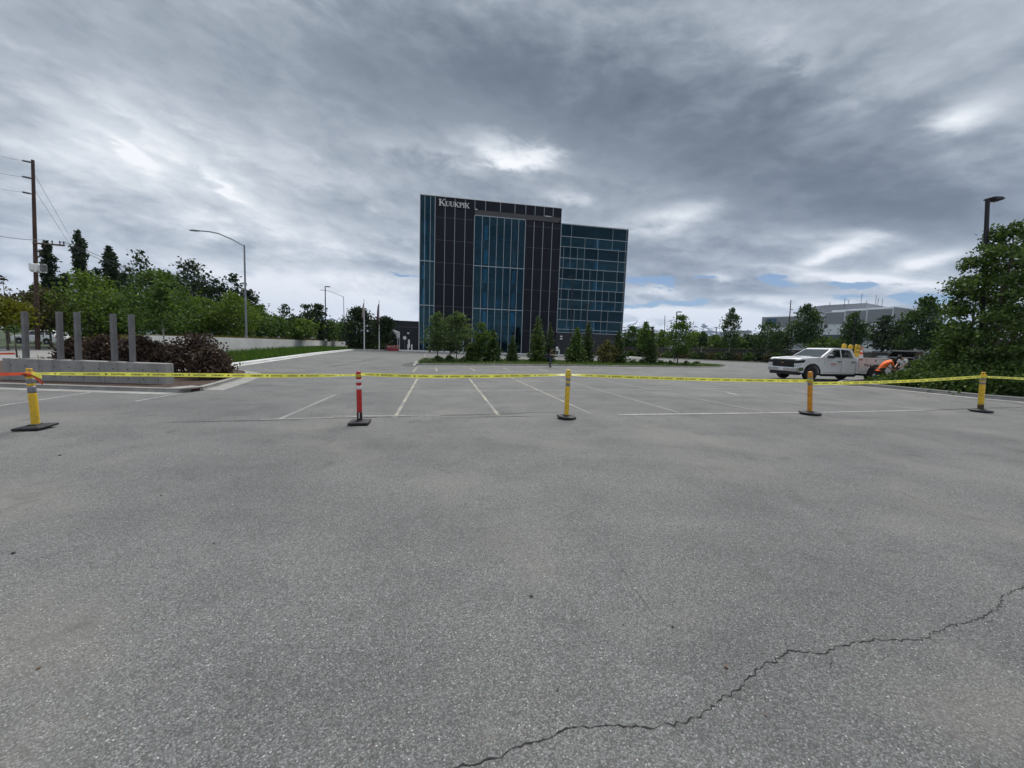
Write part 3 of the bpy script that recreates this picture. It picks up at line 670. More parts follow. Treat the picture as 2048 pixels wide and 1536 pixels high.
# --- right hand bed: gutter, kerb, hedge
rk = G2((2350, 846), (2200, 825), (2048, 804), (1960, 796.5), (1860, 786), (1780, 778), (1725, 773), (1690, 771.5), (1672, 769.5), (1680, 766.5), (1730, 763))
kerb('kerb', rk, 'kerb', prof=[(-.55, .006), (0, .012), (.015, .15), (.03, .165), (.17, .165), (.18, 0)])
sheet('planting_bed', rk+G2((1790, 758), (1900, 750), (2300, 752)), M['mulch'], .12, step=2)
# ================================================================ markings, cracks
def line(a, b, w=.085, mat='line_y', dz=.005):
    struct(MB().sweep(dens([G(*a)[:2], G(*b)[:2]], .8), [(-w/2, dz), (w/2, dz)]).build('parking_line', M[mat]))
for a, b, m_ in [((560, 838), (672, 789), 'line_f'), ((790, 835), (838, 752), 'line_y'), ((997, 831), (936, 754), 'line_y'), ((1183, 828), (1020, 755), 'line_y'), ((1357, 825), (1104, 754), 'line_f'),
                 ((1525, 823.5), (1165, 752), 'line_f'), ((1690, 822), (1225, 750), 'line_f'), ((1830, 819), (1330, 753), 'line_f')]: line(a, b, mat=m_)
for a, b in [((834, 735), (826, 744)), ((872, 735.5), (873.5, 743)), ((940, 736), (951, 743)), ((1006, 736), (1024, 743)), ((1075, 737), (1095, 743)), ((1130, 738), (1160, 745)), ((854, 703), (848, 714)), ((905, 703), (915, 712))]: line(a, b, .11)
for a, b in [((0, 811.5), (60, 803)), ((60, 803), (190, 783.5)), ((270, 803), (364, 786)), ((-200, 842), (0, 811.5))]: line(a, b, .10, 'line_w')
line((520, 839.5), (720, 833.5), .08, 'line_f'); line((664, 832.5), (880, 832), .08, 'line_w'); line((1236, 829.8), (1620, 825.5), .12, 'line_w', .008); line((1640, 825), (1850, 820.5), .10, 'line_w')
line((720, 782.5), (1120, 781), .10, 'line_f'); line((1120, 781), (1640, 775.5), .10, 'line_f'); line((1640, 775.5), (1672, 774), .10, 'line_w')
def ribbon(name, pix, w, mat, dz, jitter=0.0, seed=1, step=.06):
    r = random.Random(seed); pts = [G(*p)[:2] for p in pix]; out = []
    for a, b in zip(pts[:-1], pts[1:]):
        d = math.hypot(b[0]-a[0], b[1]-a[1]); k = max(1, int(d/step)); nx, ny = -(b[1]-a[1])/d, (b[0]-a[0])/d
        for i in range(k):
            t = i/k; j = r.gauss(0, jitter); out.append((a[0]+(b[0]-a[0])*t+nx*j, a[1]+(b[1]-a[1])*t+ny*j))
    out.append(pts[-1]); n = len(out); vs = []
    for i, p in enumerate(out):
        a = out[max(0, i-1)]; b = out[min(n-1, i+1)]; d = math.hypot(b[0]-a[0], b[1]-a[1]) or 1; nx, ny = -(b[1]-a[1])/d, (b[0]-a[0])/d
        ww = w*r.choice((.45, .7, .9, 1.1, 1.4, 2.0))*.5*min(1, .25+min(i, n-1-i)/4); z = gz(*p)+dz
        vs += [(p[0]+nx*ww, p[1]+ny*ww, z), (p[0]-nx*ww, p[1]-ny*ww, z)]
    return struct(MB().add(vs, [(2*i, 2*i+1, 2*i+3, 2*i+2) for i in range(n-1)]).build(name, M[mat]))
ribbon('crack', [(2060, 1168), (2036, 1179), (2004, 1192), (2000, 1205), (1996, 1217), (1960, 1236), (1930, 1247), (1900, 1250), (1872, 1262), (1858, 1274), (1820, 1281), (1780, 1280), (1735, 1282), (1700, 1288), (1672, 1292), (1668, 1300), (1655, 1308), (1620, 1304), (1582, 1301), (1562, 1314), (1550, 1322), (1528, 1327), (1512, 1345), (1490, 1366), (1470, 1384), (1440, 1397), (1426, 1415), (1405, 1430), (1380, 1441), (1345, 1447), (1290, 1456), (1230, 1453), (1190, 1456), (1140, 1453), (1118, 1466), (1095, 1478), (1060, 1486), (1022, 1501), (990, 1514), (960, 1524), (925, 1530), (880, 1550)], .0040, 'crack', .003, .0055, 5, .018)
ribbon('crack', [(1195, 1070), (1225, 1110), (1262, 1165), (1300, 1222), (1345, 1260)], .0035, 'hairline', .003, .006, 6, .05)
ribbon('crack', [(1570, 925), (1700, 970), (1800, 985), (1890, 1020), (2000, 1050), (2060, 1062)], .005, 'hairline', .003, .012, 7, .1)
for i_, br_ in enumerate([[(1660, 1306), (1664, 1322), (1659, 1338)], [(1468, 1386), (1478, 1398), (1496, 1404)], [(1345, 1447), (1352, 1460), (1370, 1466)], [(1858, 1274), (1866, 1284), (1882, 1287)], [(1118, 1466), (1112, 1456), (1098, 1452)], [(1960, 1236), (1972, 1244), (1990, 1242)], [(1582, 1301), (1572, 1292), (1570, 1282)]]):
    ribbon('crack', br_, .0028, 'crack', .003, .002, 30+i_, .015)
ribbon('tar_seam', [(640, 838), (760, 834.5), (870, 831), (960, 829.5), (1040, 827.5), (1056, 825), (1130, 824)], .035, 'tar', .0065, .006, 8, .3)
ribbon('tar_seam', [(860, 836.5), (980, 834), (1120, 831.5)], .02, 'tar', .0065, .004, 9, .3)
ribbon('tar_seam', [(330, 845), (480, 842), (600, 840)], .035, 'tar', .0045, .006, 9, .3)
ribbon('tar_seam', [(1850, 821), (1950, 817), (2060, 814.5)], .04, 'tar', .0065, .006, 10, .3)
ribbon('tar_seam', [(1290, 738.5), (1400, 742), (1480, 745), (1560, 747.5)], .12, 'tar', .006, .02, 11, 1)
ribbon('tar_seam', [(480, 745.5), (560, 747), (618, 744.5), (645, 737), (690, 729), (760, 715)], .14, 'tar', .006, .03, 12, 1)
ribbon('tar_seam', [(830, 735), (950, 736), (1100, 737.3), (1290, 739.2)], .10, 'tar', .0085, .02, 13, 1)
ribbon('tar_seam', [(1655, 776), (1740, 785), (1860, 799), (1960, 807), (2060, 814)], .03, 'tar', .0085, .004, 14, .4)
sheet('asphalt_patch', G2((800, 731), (812, 726), (836, 725), (832, 733.5), (815, 734)), M['tar'], .004)
ribbon('paint_streak', [(1448, 782), (1462, 787), (1480, 792), (1512, 796.5)], .10, 'line_w', .006, .01, 15, .2)
for i, (px, py, s) in enumerate([(1062, 1193, .022), (1452, 1335, .02), (120, 911, .03), (27, 1107, .025), (1661, 1019, .018), (322, 991, .018), (428, 1087, .014), (78, 1337, .02), (1530, 1431, .012), (1345, 1254, .016), (1246, 1250, .012), (480, 957, .016), (462, 950, .014), (538, 933, .012), (1637, 987, .014), (1115, 1380, .012), (700, 1240, .012), (930, 1010, .014)]):
    q = G(px, py); bm = bmesh.new(); bmesh.ops.create_icosphere(bm, subdivisions=1, radius=s*.62)
    r = random.Random(i)
    for v in bm.verts: v.co *= r.uniform(.7, 1.2); v.co.z *= .45
    me = bpy.data.meshes.new('stone'); bm.to_mesh(me); bm.free(); me.materials.append(M['stone'] if i % 3 else M['rubber'])
    o = bpy.data.objects.new('stone', me); COL.objects.link(o); o.location = (q[0], q[1], q[2]+s*.3); o.rotation_euler.z = i
    tag(o, 'small stone or bit of debris lying on the near asphalt', 'stone', 'small stones and debris on the near asphalt')
# ================================================================ bollards and tape
def bollard(name, label, axis, mat, zs, rad, bands, cap, rz, base_kind, tilt, bmat='reflect', bs=.25):
    """axis: three (px, py) points bottom to top at one distance; bands (z0, z1) as shares of the height"""
    (bx, by), (mx, my), (tx, ty) = axis; b = G(bx, by); Y = b[1]; mpt = P(mx, my, Y); tpt = P(tx, ty, Y)
    t = thing(name, label, 'bollard', b, 0, 'bollards holding up the barrier tape')
    Hh = tpt[2]-b[2]
    def ax(q):       # bent centre line
        m_ = Vector((mpt[0]-b[0], 0, 0)); e = Vector((tpt[0]-b[0], 0, 0)); s = (mpt[2]-b[2])/Hh
        k = (m_.x-e.x*s)/(s*(s-1)) if abs(s*(s-1)) > 1e-4 else 0
        return Vector((e.x*q+k*q*(q-1), 0, q*Hh))
    def rings(q0, q1, rf, n=10):
        m_ = MB(); qs = [q0+(q1-q0)*i/n for i in range(n+1)]; m_.tube([ax(q) for q in qs], [rf(q) for q in qs], 20); return m_
    body = lambda q: rad*(1.12 if q < .06 else 1.0)
    top_b = bands[-1][1]
    rings(.03, .94, lambda q: rad*(1.25 if q < .055 else 1.0)*(.9 if any(a < q < c for a, c in bands) else 1.0), 70).build('post', M[mat], t, smooth=True)
    for a, c in bands: rings(a+.004, c-.004, lambda q: rad*.985, 4).build('reflective_band', M[bmat], t, smooth=True)
    m_ = MB(); e = ax(.94); f = ax(.975)
    if cap == 'dome':
        m_.tube([ax(.935), ax(.95), ax(.965), ax(.975)], [rad*1.02, rad*.8, rad*.72, rad*.7], 18); m_.tube([ax(.975), ax(.985), ax(.995), ax(1.0)], [rad*.95, rad*1.0, rad*.8, rad*.3], 18)
    else:
        m_.tube([ax(.935), ax(.945)], [rad*1.02, rad*.9], 18)
        tp = ax(1.0); lo = ax(.93)
        for s in (-1, 1): m_.tube([lo+Vector((s*rad*.75, 0, 0)), tp+Vector((s*rad*.75, 0, -.012))], rad*.2, 8)
        m_.tube([tp+Vector((-rad*.95, 0, -.012)), tp+Vector((rad*.95, 0, -.012))], rad*.26, 8)
    m_.build('handle', M[mat], t, smooth=True)
    mb_ = MB(); k = 4 if base_kind == 'square' else 8; a0 = math.pi/k
    poly = lambda r: [(r*math.cos(a0+2*math.pi*i/k), r*math.sin(a0+2*math.pi*i/k)) for i in range(k)]
    r0 = bs/math.cos(math.pi/k); vs = []
    for r, z in ((r0*.96, .008), (r0, .018), (r0, .045), (r0*.94, .055), (rad*1.9, .062), (rad*1.7, .085)): vs += [(x, y, z) for x, y in poly(r)]
    fs = [tuple(range(k))[::-1], tuple(range(5*k, 6*k))]+[(i*k+j, i*k+(j+1) % k, (i+1)*k+(j+1) % k, (i+1)*k+j) for i in range(5) for j in range(k)]
    bo = mb_.add(vs, fs).build('base', M['rubber'], t, bevel=.006); bo.rotation_euler = (tilt[0], tilt[1], rz); bo.location.z = .012
    return t, ax, Y, rad
bl = []
bl.append(bollard('bollard', 'bent yellow bollard leaning left with orange tape knotted round its top', [(72, 858), (67.4, 810), (57.8, 737)], 'yellow', 0, .054, [(.60, .72), (.755, .84)], 'loop', R_(14), 'square', (R_(2), R_(-2.5)), bs=.195))
bl.append(bollard('bollard', 'red bollard with two white reflective bands and black scuffed foot', [(719.5, 848), (718.5, 800), (717, 742.5)], 'red', 0, .052, [(.66, .735), (.785, .855)], 'dome', R_(12), 'square', (0, R_(-1)), 'reflect_w', bs=.20))
bl.append(bollard('bollard', 'clean yellow bollard standing in front of the spruces', [(1132.5, 837), (1134.5, 795), (1137, 739)], 'yellow', 0, .055, [(.665, .735), (.77, .835)], 'dome', R_(8), 'octagon', (R_(1), R_(3)), bs=.215))
bl.append(bollard('bollard', 'amber bollard in front of the white truck', [(1619.5, 829), (1620, 790), (1620.5, 743)], 'amber', 0, .056, [(.685, .745), (.78, .86)], 'dome', R_(20), 'octagon', (0, R_(1)), bs=.235))
bl.append(bollard('bollard', 'scuffed yellow bollard leaning right in front of the dark hedge', [(1960.5, 824), (1963.5, 785), (1967, 744.5)], 'yellow', 0, .062, [(.70, .76), (.79, .85)], 'loop', R_(6), 'octagon', (0, R_(1)), bs=.235))
# scuffs: black foot with a white mark on the red one, black streaks on the last
t, ax, Y, rad = bl[1]; m_ = MB(); m_.tube([ax(.07), ax(.12), ax(.2), ax(.24)], [rad*1.035]*4, 20); m_.build('scuffed_foot', pmat('black scuff', (.03, .006, .008), .6, var=.5, scale=8), t, smooth=True)
m_ = MB().box(.004, .018, -rad*1.10, -rad*.9, .13, .25); m_.build('white_mark', M['reflect_w'], t)
t, ax, Y, rad = bl[4]; m_ = MB(); m_.tube([ax(.075), ax(.10), ax(.16), ax(.2)], [rad*1.035]*4, 20); m_.build('scuffed_foot', pmat('dirty foot', (.07, .05, .02), .7, var=.7, scale=7), t, smooth=True)
def text_mesh(s, size):
    cu = bpy.data.curves.new('t', 'FONT'); cu.body = s; cu.size = size; cu.resolution_u = 1; cu.offset = size*.02
    o = bpy.data.objects.new('t', cu); COL.objects.link(o); dg = bpy.context.evaluated_depsgraph_get(); dg.update()
    me = o.evaluated_get(dg).to_mesh(); vs = [tuple(v.co) for v in me.vertices]; fs = [tuple(p.vertices) for p in me.polygons]
    o.evaluated_get(dg).to_mesh_clear(); bpy.data.objects.remove(o); bpy.data.curves.remove(cu); return vs, fs
TXT = {s: text_mesh(s, .046) for s in ('CUIDADO', 'CAUTION')}
def tape(label, pts3, width, mat, twist, text=True, seed=0, group=None):
    """a ribbon through 3D points with twist angle keys [(s, angle)]"""
    P3 = [Vector(p) for p in pts3]; n = 160; r = random.Random(seed)
    seg = [(P3[i+1]-P3[i]).length for i in range(len(P3)-1)]; tot = sum(seg)
    def cen(s):
        d = s*tot; i = 0
        while i < len(seg)-1 and d > seg[i]: d -= seg[i]; i += 1
        f = d/seg[i]
        p0 = P3[max(i-1, 0)]; p1 = P3[i]; p2 = P3[i+1]; p3 = P3[min(i+2, len(P3)-1)]
        return .5*((2*p1)+(p2-p0)*f+(2*p0-5*p1+4*p2-p3)*f*f+(3*p1-p0-3*p2+p3)*f**3)
    dirv = (P3[-1]-P3[0]).normalized(); side = Vector((0, 0, 1)).cross(dirv).normalized()
    ks = [k for k, _ in twist]; ka_ = [R_(a) for _, a in twist]; ph = r.uniform(0, 6)
    def frame(s):
        a = float(np.interp(s, ks, ka_))+.12*math.sin(s*17+ph)+.08*math.sin(s*41+ph)
        w = Vector((0, 0, 1))*math.cos(a)+side*math.sin(a); return cen(s), w.normalized(), w.cross(dirv).normalized()
    vs = []
    for i in range(n+1):
        c, w, _ = frame(i/n); vs += [c+w*width/2, c-w*width/2]
    o = MB().add(vs, [(2*i, 2*i+1, 2*i+3, 2*i+2) for i in range(n)]).build('barrier_tape', M[mat], smooth=True, normals=False)
    tag(o, label, 'barrier tape', group)
    if text:
        mb_ = MB(); x = .12
        while x < tot-.25:
            for s_, adv in (('CUIDADO', .27), ('*', .09), ('CAUTION', .30)):
                for sg in (1, -1):
                    if s_ == '*': vv, ff = [(0, .0, 0), (.02, .018, 0), (.04, 0, 0), (.02, -.018, 0)], [(0, 1, 2, 3)]; vv = [(a, b+.017, 0) for a, b, _ in vv]
                    else: vv, ff = TXT[s_]
                    q = []
                    wl_ = max(a for a, _, _ in vv)
                    for a, b, _ in vv:
                        aa = a if sg == 1 else wl_-a
                        c, w, nn = frame(min(1, max(0, (x+aa)/tot))); q.append(c+w*(b-.017)+nn*.0015*sg)
                    mb_.add(q, ff)
                x += adv
        mb_.build('lettering', M['ink'], o, normals=False)
    return o
def bp(i, px, py, dy=0.0): return P(px, py, bl[i][2]+dy)
def mid(a, b, px, py, f): return P(px, py, a+(b-a)*f)
Y1, Y2, Y3, Y4, Y5 = [b[2] for b in bl]
tape('yellow caution tape stretched from the bent yellow bollard to the red bollard', [bp(0, 66, 747, -.06), mid(Y1, Y2, 240, 748.5, .26), mid(Y1, Y2, 430, 750.5, .55), mid(Y1, Y2, 600, 751.5, .83), bp(1, 712, 750, -.05)], .075, 'tape_y', [(0, 60), (.12, 40), (.2, 18), (.5, 8), (.8, 12), (.92, 62), (1, 70)], seed=1)
tape('yellow caution tape stretched from the red bollard to the clean yellow bollard', [bp(1, 722, 748.5, -.05), mid(Y2, Y3, 850, 752.5, .3), mid(Y2, Y3, 960, 752.5, .57), mid(Y2, Y3, 1060, 751, .82), bp(2, 1130, 749.5, -.05)], .075, 'tape_y', [(0, 55), (.08, 20), (.6, 5), (.85, 35), (1, 60)], seed=2)
tape('yellow caution tape stretched from the clean yellow bollard to the amber bollard', [bp(2, 1142, 749.5, -.05), mid(Y3, Y4, 1280, 755, .28), mid(Y3, Y4, 1420, 759, .58), mid(Y3, Y4, 1530, 761, .81), bp(3, 1613, 762, -.06)], .080, 'tape_y', [(0, 60), (.12, 35), (.4, 10), (1, 0)], seed=3)
tape('yellow caution tape stretched from the amber bollard to the scuffed bollard by the hedge', [bp(3, 1624, 767, -.06), mid(Y4, Y5, 1720, 765.5, .28), mid(Y4, Y5, 1820, 762, .58), mid(Y4, Y5, 1900, 757.5, .82), bp(4, 1961, 753.5, -.07)], .080, 'tape_y', [(0, 0), (.7, 8), (1, 30)], seed=4)
tape('yellow caution tape running out of the picture from the scuffed bollard', [bp(4, 1966, 753.5, -.07), P(2020, 756, 11.2), P(2090, 760, 11.4), P(2200, 764, 11.6)], .075, 'tape_y', [(0, 55), (.2, 25), (1, 10)], seed=5)
tape('orange tape running left from the bent yellow bollard', [bp(0, 66, 747.5, -.07), P(30, 748, 6.5), P(-40, 749, 6.4), P(-120, 748, 6.3)], .06, 'tape_o', [(0, 50), (.2, 20), (1, 15)], text=False, seed=6)
tape('loose orange tape end hanging from the knot on the bent yellow bollard', [bp(0, 64, 748, -.075), bp(0, 72, 755, -.09), bp(0, 80, 762, -.1), bp(0, 86, 768, -.09)], .045, 'tape_o', [(0, 60), (1, 30)], text=False, seed=7)
tape('loose yellow tape end sticking out of the knot on the bent yellow bollard', [bp(0, 65, 746, -.075), bp(0, 72, 749, -.1), bp(0, 78, 752, -.11), bp(0, 84, 754.5, -.1)], .06, 'tape_y', [(0, 50), (1, 10)], text=False, seed=8)
# the knots of tape round the two ends
def wrap(i, q, col, label, k=3):
    t, ax, Y, rad = bl[i]; m_ = MB(); r = random.Random(i)
    for j in range(k):
        c = ax(q+.012*(j-k/2)); pts = []
        for a in range(17):
            th = 2*math.pi*a/16; pts.append((t.location.x+c.x+math.cos(th)*(rad+.006+.002*j), t.location.y+math.sin(th)*(rad+.006+.002*j), t.location.z+c.z+.012*math.sin(th*1+j*2)))
        m_.tube(pts, [.011]*17, 5)
    tag(m_.build('tape_knot', M[col], smooth=True), label, 'tape knot')
wrap(0, .915, 'tape_o', 'orange tape wound round the top of the bent yellow bollard', 4)
wrap(1, .925, 'tape_y', 'yellow tape wound round the top of the red bollard', 2)
wrap(2, .92, 'tape_y', 'yellow tape wound round the top of the clean yellow bollard', 2)
wrap(3, .80, 'tape_y', 'yellow tape wound round the top of the amber bollard', 3)
wrap(4, .905, 'tape_y', 'yellow tape wound round the top of the scuffed bollard by the hedge', 2)
tape('orange tape tied to the thin tree behind the concrete sign wall', [P(30, 707, 13.6), P(0, 707.5, 13.4), P(-60, 708, 13.2), P(-140, 708, 13)], .07, 'tape_o', [(0, 20), (1, 10)], text=False, seed=9)
# ================================================================ main building
def bthing(name, label, cat, rz=BA):
    return thing(name, label, cat, (BO.x, BO.y, 0), rz)
bd = bthing('office_building', 'tall dark glass office building with silver fins and raised metal letters', 'building')
TL, TR, ZL, ZR = 10.2, 41.92, 29.1, 26.2
def bb_(*boxes):
    m_ = MB()
    for b in boxes: m_.box(*b)
    return m_
# opaque shell behind the glass: side and rear walls, roof, floor slabs
bb_((0, .25, .1, 26, 0, ZL-.1), (41.7, TR, .1, 26, 0, ZR-.1), (.25, 41.7, 25.6, 26, 0, ZR-.1), (.25, 27.4, 25.6, 25.98, ZR-.1, ZL-.1), (27.2, 27.5, .12, 25.6, ZR, ZL-.1)).build('wall', M['panel_low'], bd)
bb_((.25, 27.4, .12, 25.7, ZL-.45, ZL-.12), (27.5, 41.7, .12, 25.7, ZR-.45, ZR-.12)).build('roof', M['panel'], bd)
fl = MB()
for z in (4.65, 8.75, 12.9, 17.0, 21.1, 25.3):
    for u0, u1 in ((.25, 2.72), (10.25, 20.15), (27.55, 41.7)):
        if z > 25 and u0 > 27: continue
        fl.box(u0, u1, .28, 12, z-.5, z+.32)
for i in range(len(fl.v)//8): MB().add(fl.v[i*8:i*8+8], fl.f[:6]).build('floor_slab', M['interior_dark'], bd)
bb_((.3, 2.7, 6.0, 6.2, 0, 28), (10.25, 20.15, 7.5, 7.7, 0, 26), (27.6, 41.6, 7.5, 7.7, 4.6, 25.8)).build('inner_wall', M['interior'], bd)
cl_ = MB()
for u in (.75, 12.6, 18.3, 35.6): cl_.box(u-.36, u+.36, .62, 1.3, .1, 25.6)
for i in range(len(cl_.v)//8): MB().add(cl_.v[i*8:i*8+8], cl_.f[:6]).build('column', M['column'], bd)
bl_ = MB(); r = random.Random(4)
for z in (4.65, 8.75, 12.9, 17.0, 21.1):     # office partitions and lowered blinds
    for u0, u1 in ((14.4, 15.8), (15.8, 17.2), (29.6, 31.1), (32.6, 34.0), (37.0, 38.4), (38.5, 39.9), (40.1, 41.4)):
        if r.random() < .8: bl_.box(u0+.05, u1-.05, 1.6+r.random()*2, 1.75+r.random()*2+2, z+.35, z+r.uniform(1.2, 2.4))
pm_ = pmat('pale partition', (.32, .42, .46), .8)
for i in range(len(bl_.v)//8): MB().add(bl_.v[i*8:i*8+8], bl_.f[:6]).build('partition', pm_, bd)
# clad areas
def clad(u0, u1, z0, z1, seams, name='cladding', mat='panel'):
    bb_((u0, u1, 0, .12, z0, z1)).build(name, M[mat], bd)
    sm = MB()
    for z in seams: sm.box(u0+.02, u1-.02, -.012, .0, z-.045, z+.045)
    sm.build('seam', M['seam'], bd)
clad(2.76, TL, 0, ZL-.06, (25.33, 21.15, 16.97, 12.9, 8.76, 4.65))
clad(20.2, 27.5, 0, 26.15, (25.2, 21.1, 16.95, 12.84, 8.74, 4.65))
clad(27.5, TR, 0, 4.6, (), mat='panel_low')
bb_((TL+.01, 27.42, -.14, .18, 27.25, ZL-.06), (27.12, 27.42, .18, 8, 27.25, ZL-.06)).build('fascia', M['panel'], bd)
so_ = MB(); so_.add([(TL, -.12, 27.25), (27.4, -.12, 27.25), (26.95, .17, 26.35), (TL, .17, 26.35)], [(0, 1, 2, 3)])
so_.add([(27.4, -.12, 27.25), (27.4, 8, 27.25), (26.95, 8, 26.35), (26.95, .17, 26.35)], [(0, 1, 2, 3)]); so_.build('soffit', M['soffit'], bd)
sp = MB(); sp.box(TL+.1, TL+.45, -.34, -.145, 27.2, 27.36); sp.box(24.0, 25.3, -.30, -.145, 27.2, 27.32); sp.build('spotlight', M['white_metal'], bd)
# silver fins and rails
fn = MB()
for u in (4.62, 6.45, 8.4): fn.box(u-.042, u+.042, -.10, -.003, .2, ZL-.08)
for u in (21.95, 23.8, 25.65): fn.box(u-.042, u+.042, -.10, -.003, .2, 26.12)
for u in (2.76, TL, 20.2, 27.5): fn.box(u-.06, u+.06, -.11, .05, .1 if u < 27 else 4.65, 29.0 if u < 3 else 26.2)
for u in (10.2, 12.25, 15.13, 17.98, 20.13, 22.0, 23.85, 25.67): fn.box(u-.045, u+.045, -.19, -.142, 27.25, ZL-.1)
fn.build('fin', M['alu'], bd)
mu = MB(); wins = []
def bay(us, zs, rails, w=.04):
    for u in us: mu.box(u-w, u+w, -.06, .10, zs[0], zs[1])
    for z in rails: mu.box(us[0]+.001, us[-1]-.001, -.055, .095, z-.07, z+.07)
bay((0.02, .87, 1.9), (.1, ZL-.1), ()); bay((0.05, 2.70), (0, 0.01), (17.1, 8.8))
bay([TL+.08+1.43*k for k in range(1, 7)], (.1, 26.3), ()); bay((TL+.06, 20.14), (0, .01), (26.28, 16.87, 8.67))
RZ = [26.16, 23.8, 21.8, 19.6, 17.6, 15.45, 13.45, 11.35, 9.43, 7.22, 5.31, 4.65]
for z in RZ: mu.box(27.52, 41.9, -.06, .10, z-.048, z+.048)
mu.box(41.84, TR+.03, -.08, .12, 4.6, 26.2)
ROWS = [[29.7, 38.57, 41.53], [29.65, 32.65, 35.33, 38.55, 41.5], [28.25, 29.65, 31.14, 32.65, 35.57, 40.02, 41.53], [28.25, 29.68, 31.17, 32.66, 35.6, 40.05, 41.6],
        [28.22, 31.13, 32.64, 34.05, 35.56, 37.0, 40.0, 41.6], [28.17, 32.6, 34.07, 35.55, 36.98, 40.1, 41.56], [28.1, 29.63, 32.54, 34.01, 35.49, 36.98, 38.4, 39.9, 41.6],
        [28.1, 29.63, 32.55, 34.03, 35.6, 37.0, 39.93, 41.55], [28.1, 29.64, 31.1, 32.57, 33.96, 37.0, 38.45], [29.6, 31.04, 34.0, 35.48, 36.99, 38.41, 41.56], [35.4, 37.0, 38.4]]
for i, us in enumerate(ROWS):
    z1, z0 = RZ[i], RZ[i+1]
    for u in us: mu.box(u-.026, u+.026, -.05, .09, z0+.05, z1-.05)
    e = [27.56]+us+[41.86]
    for a, b in zip(e[:-1], e[1:]):
        if b-a > .3: wins.append((a, b, z0, z1, (i % 2 == 0 and i < 9)))
mu.build('mullion', M['alu'], bd)
for us, zs in (((.03, .87, 1.9, 2.70), (.12, 8.8, 17.1, 28.98)), ([TL+.06]+[TL+.08+1.43*k for k in range(1, 7)]+[20.14], (.12, 8.67, 16.87, 26.28))):
    for a, b in zip(us[:-1], us[1:]):
        for z0, z1 in zip(zs[:-1], zs[1:]): wins.append((a, b, z0, z1, False))
for a, b, z0, z1, spn in wins:
    bb_((a+.04, b-.04, .01, .035, z0+.06, z1-.06)).build('spandrel_panel' if spn else 'window', M['spandrel' if spn else 'glass'], bd)
# spandrel bands seen through the tall glass
sb = MB()
for z in (4.65, 12.9, 21.1):
    for u0, u1 in ((.1, 2.66), (10.3, 20.1)): sb.box(u0, u1, .10, .26, z-.85, z+.85)
for i in range(len(sb.v)//8): MB().add(sb.v[i*8:i*8+8], sb.f[:6]).build('spandrel', M['interior_dark'], bd)
cp = MB(); cp.box(-.05, 27.45, -.14, .3, ZL-.06, ZL+.06); cp.box(27.5, TR+.05, -.12, .3, ZR+.02, ZR+.12); cp.box(27.47, 27.5, -.14, 8, ZL-.05, ZL+.055); cp.box(-.06, -.003, -.1, .3, 0, ZL-.06)
cp.build('coping', M['white_metal'], bd)
dr = MB(); dr.box(28.9, 31.9, -.05, -.003, .1, 3.6); dr.build('garage_door', M['dark_metal'], bd)
bb_((28.3, 28.7, -.3, -.02, 3.7, 3.95), (28.3, 28.7, -.3, -.02, 3.2, 3.45)).build('wall_lamp', M['white_metal'], bd)
dd = MB(); dd.box(7.0, 7.1, -.06, -.002, .1, 2.4); dd.box(8.5, 8.6, -.06, -.002, .1, 2.4); dd.box(7.0, 8.6, -.06, -.002, 2.4, 2.5); dd.build('door_frame', M['alu'], bd)
bb_((7.12, 8.48, -.03, -.006, .1, 2.38)).build('door', M['autoglass'], bd)
# raised serif letters
def letter(ch, h):
    tk, tn, sf = .20*h, .085*h, .055*h; m_ = []; bx = lambda a, b, c, d: m_.append([(a, c), (b, c), (b, d), (a, d)])
    def ser(x0, x1, z): bx(x0-.10*h, x1+.10*h, z, z+sf)
    if ch == 'K':
        bx(.10*h, .10*h+tk, 0, h); ser(.10*h, .10*h+tk, 0); ser(.10*h, .10*h+tk, h-sf)
        m_.append([(.3*h, .42*h), (.3*h, .53*h), (.74*h, h-sf), (.84*h, h-sf)]); m_.append([(.36*h, .50*h), (.50*h, .63*h), (.98*h, sf), (.74*h, sf)])
        bx(.62*h, .96*h, h-sf, h); bx(.62*h, 1.06*h, 0, sf); return m_, 1.10*h
    if ch == 'I': bx(.10*h, .10*h+tk, 0, h); ser(.10*h, .10*h+tk, 0); ser(.10*h, .10*h+tk, h-sf); return m_, .42*h
    if ch == 'P':
        bx(.10*h, .10*h+tk, 0, h); ser(.10*h, .10*h+tk, 0); bx(0, .4*h, h-sf, h)
        o = []; q = []
        for i in range(11):
            t = R_(90-18*i); o.append((.38*h+.36*h*math.cos(t), .72*h+.28*h*math.sin(t))); q.append((.38*h+.16*h*math.cos(t), .72*h+.22*h*math.sin(t)))
        for i in range(10): m_.append([o[i], o[i+1], q[i+1], q[i]])
        bx(.28*h, .385*h, h-.06*h, h); bx(.28*h, .385*h, .44*h, .50*h); return m_, .80*h
    if ch == 'U':
        bx(.10*h, .10*h+tk, .34*h, h); bx(.72*h, .72*h+tn, .34*h, h); ser(.10*h, .10*h+tk, h-sf); ser(.72*h, .72*h+tn, h-sf); o = []; q = []
        for i in range(11):
            t = R_(180+18*i); o.append((.4525*h+.3525*h*math.cos(t), .34*h+.34*h*math.sin(t))); q.append((.51*h+.21*h*math.cos(t), .34*h+.25*h*math.sin(t)))
        for i in range(10): m_.append([o[i], o[i+1], q[i+1], q[i]])
        return m_, .96*h
u = 3.42
for i, ch in enumerate('KUUKPIK'):
    h = 1.22 if i == 0 else .90
    ps, adv = letter(ch, h); m_ = MB()
    for k, p in enumerate(ps): m_.prism([(u+a, 27.34+z) for a, z in p], 'y', -.30+.002*(k % 3), -.14-.002*(k % 4))
    m_.build('letter', M['letters'], bd); u += adv*(.93 if i == 0 else .945)
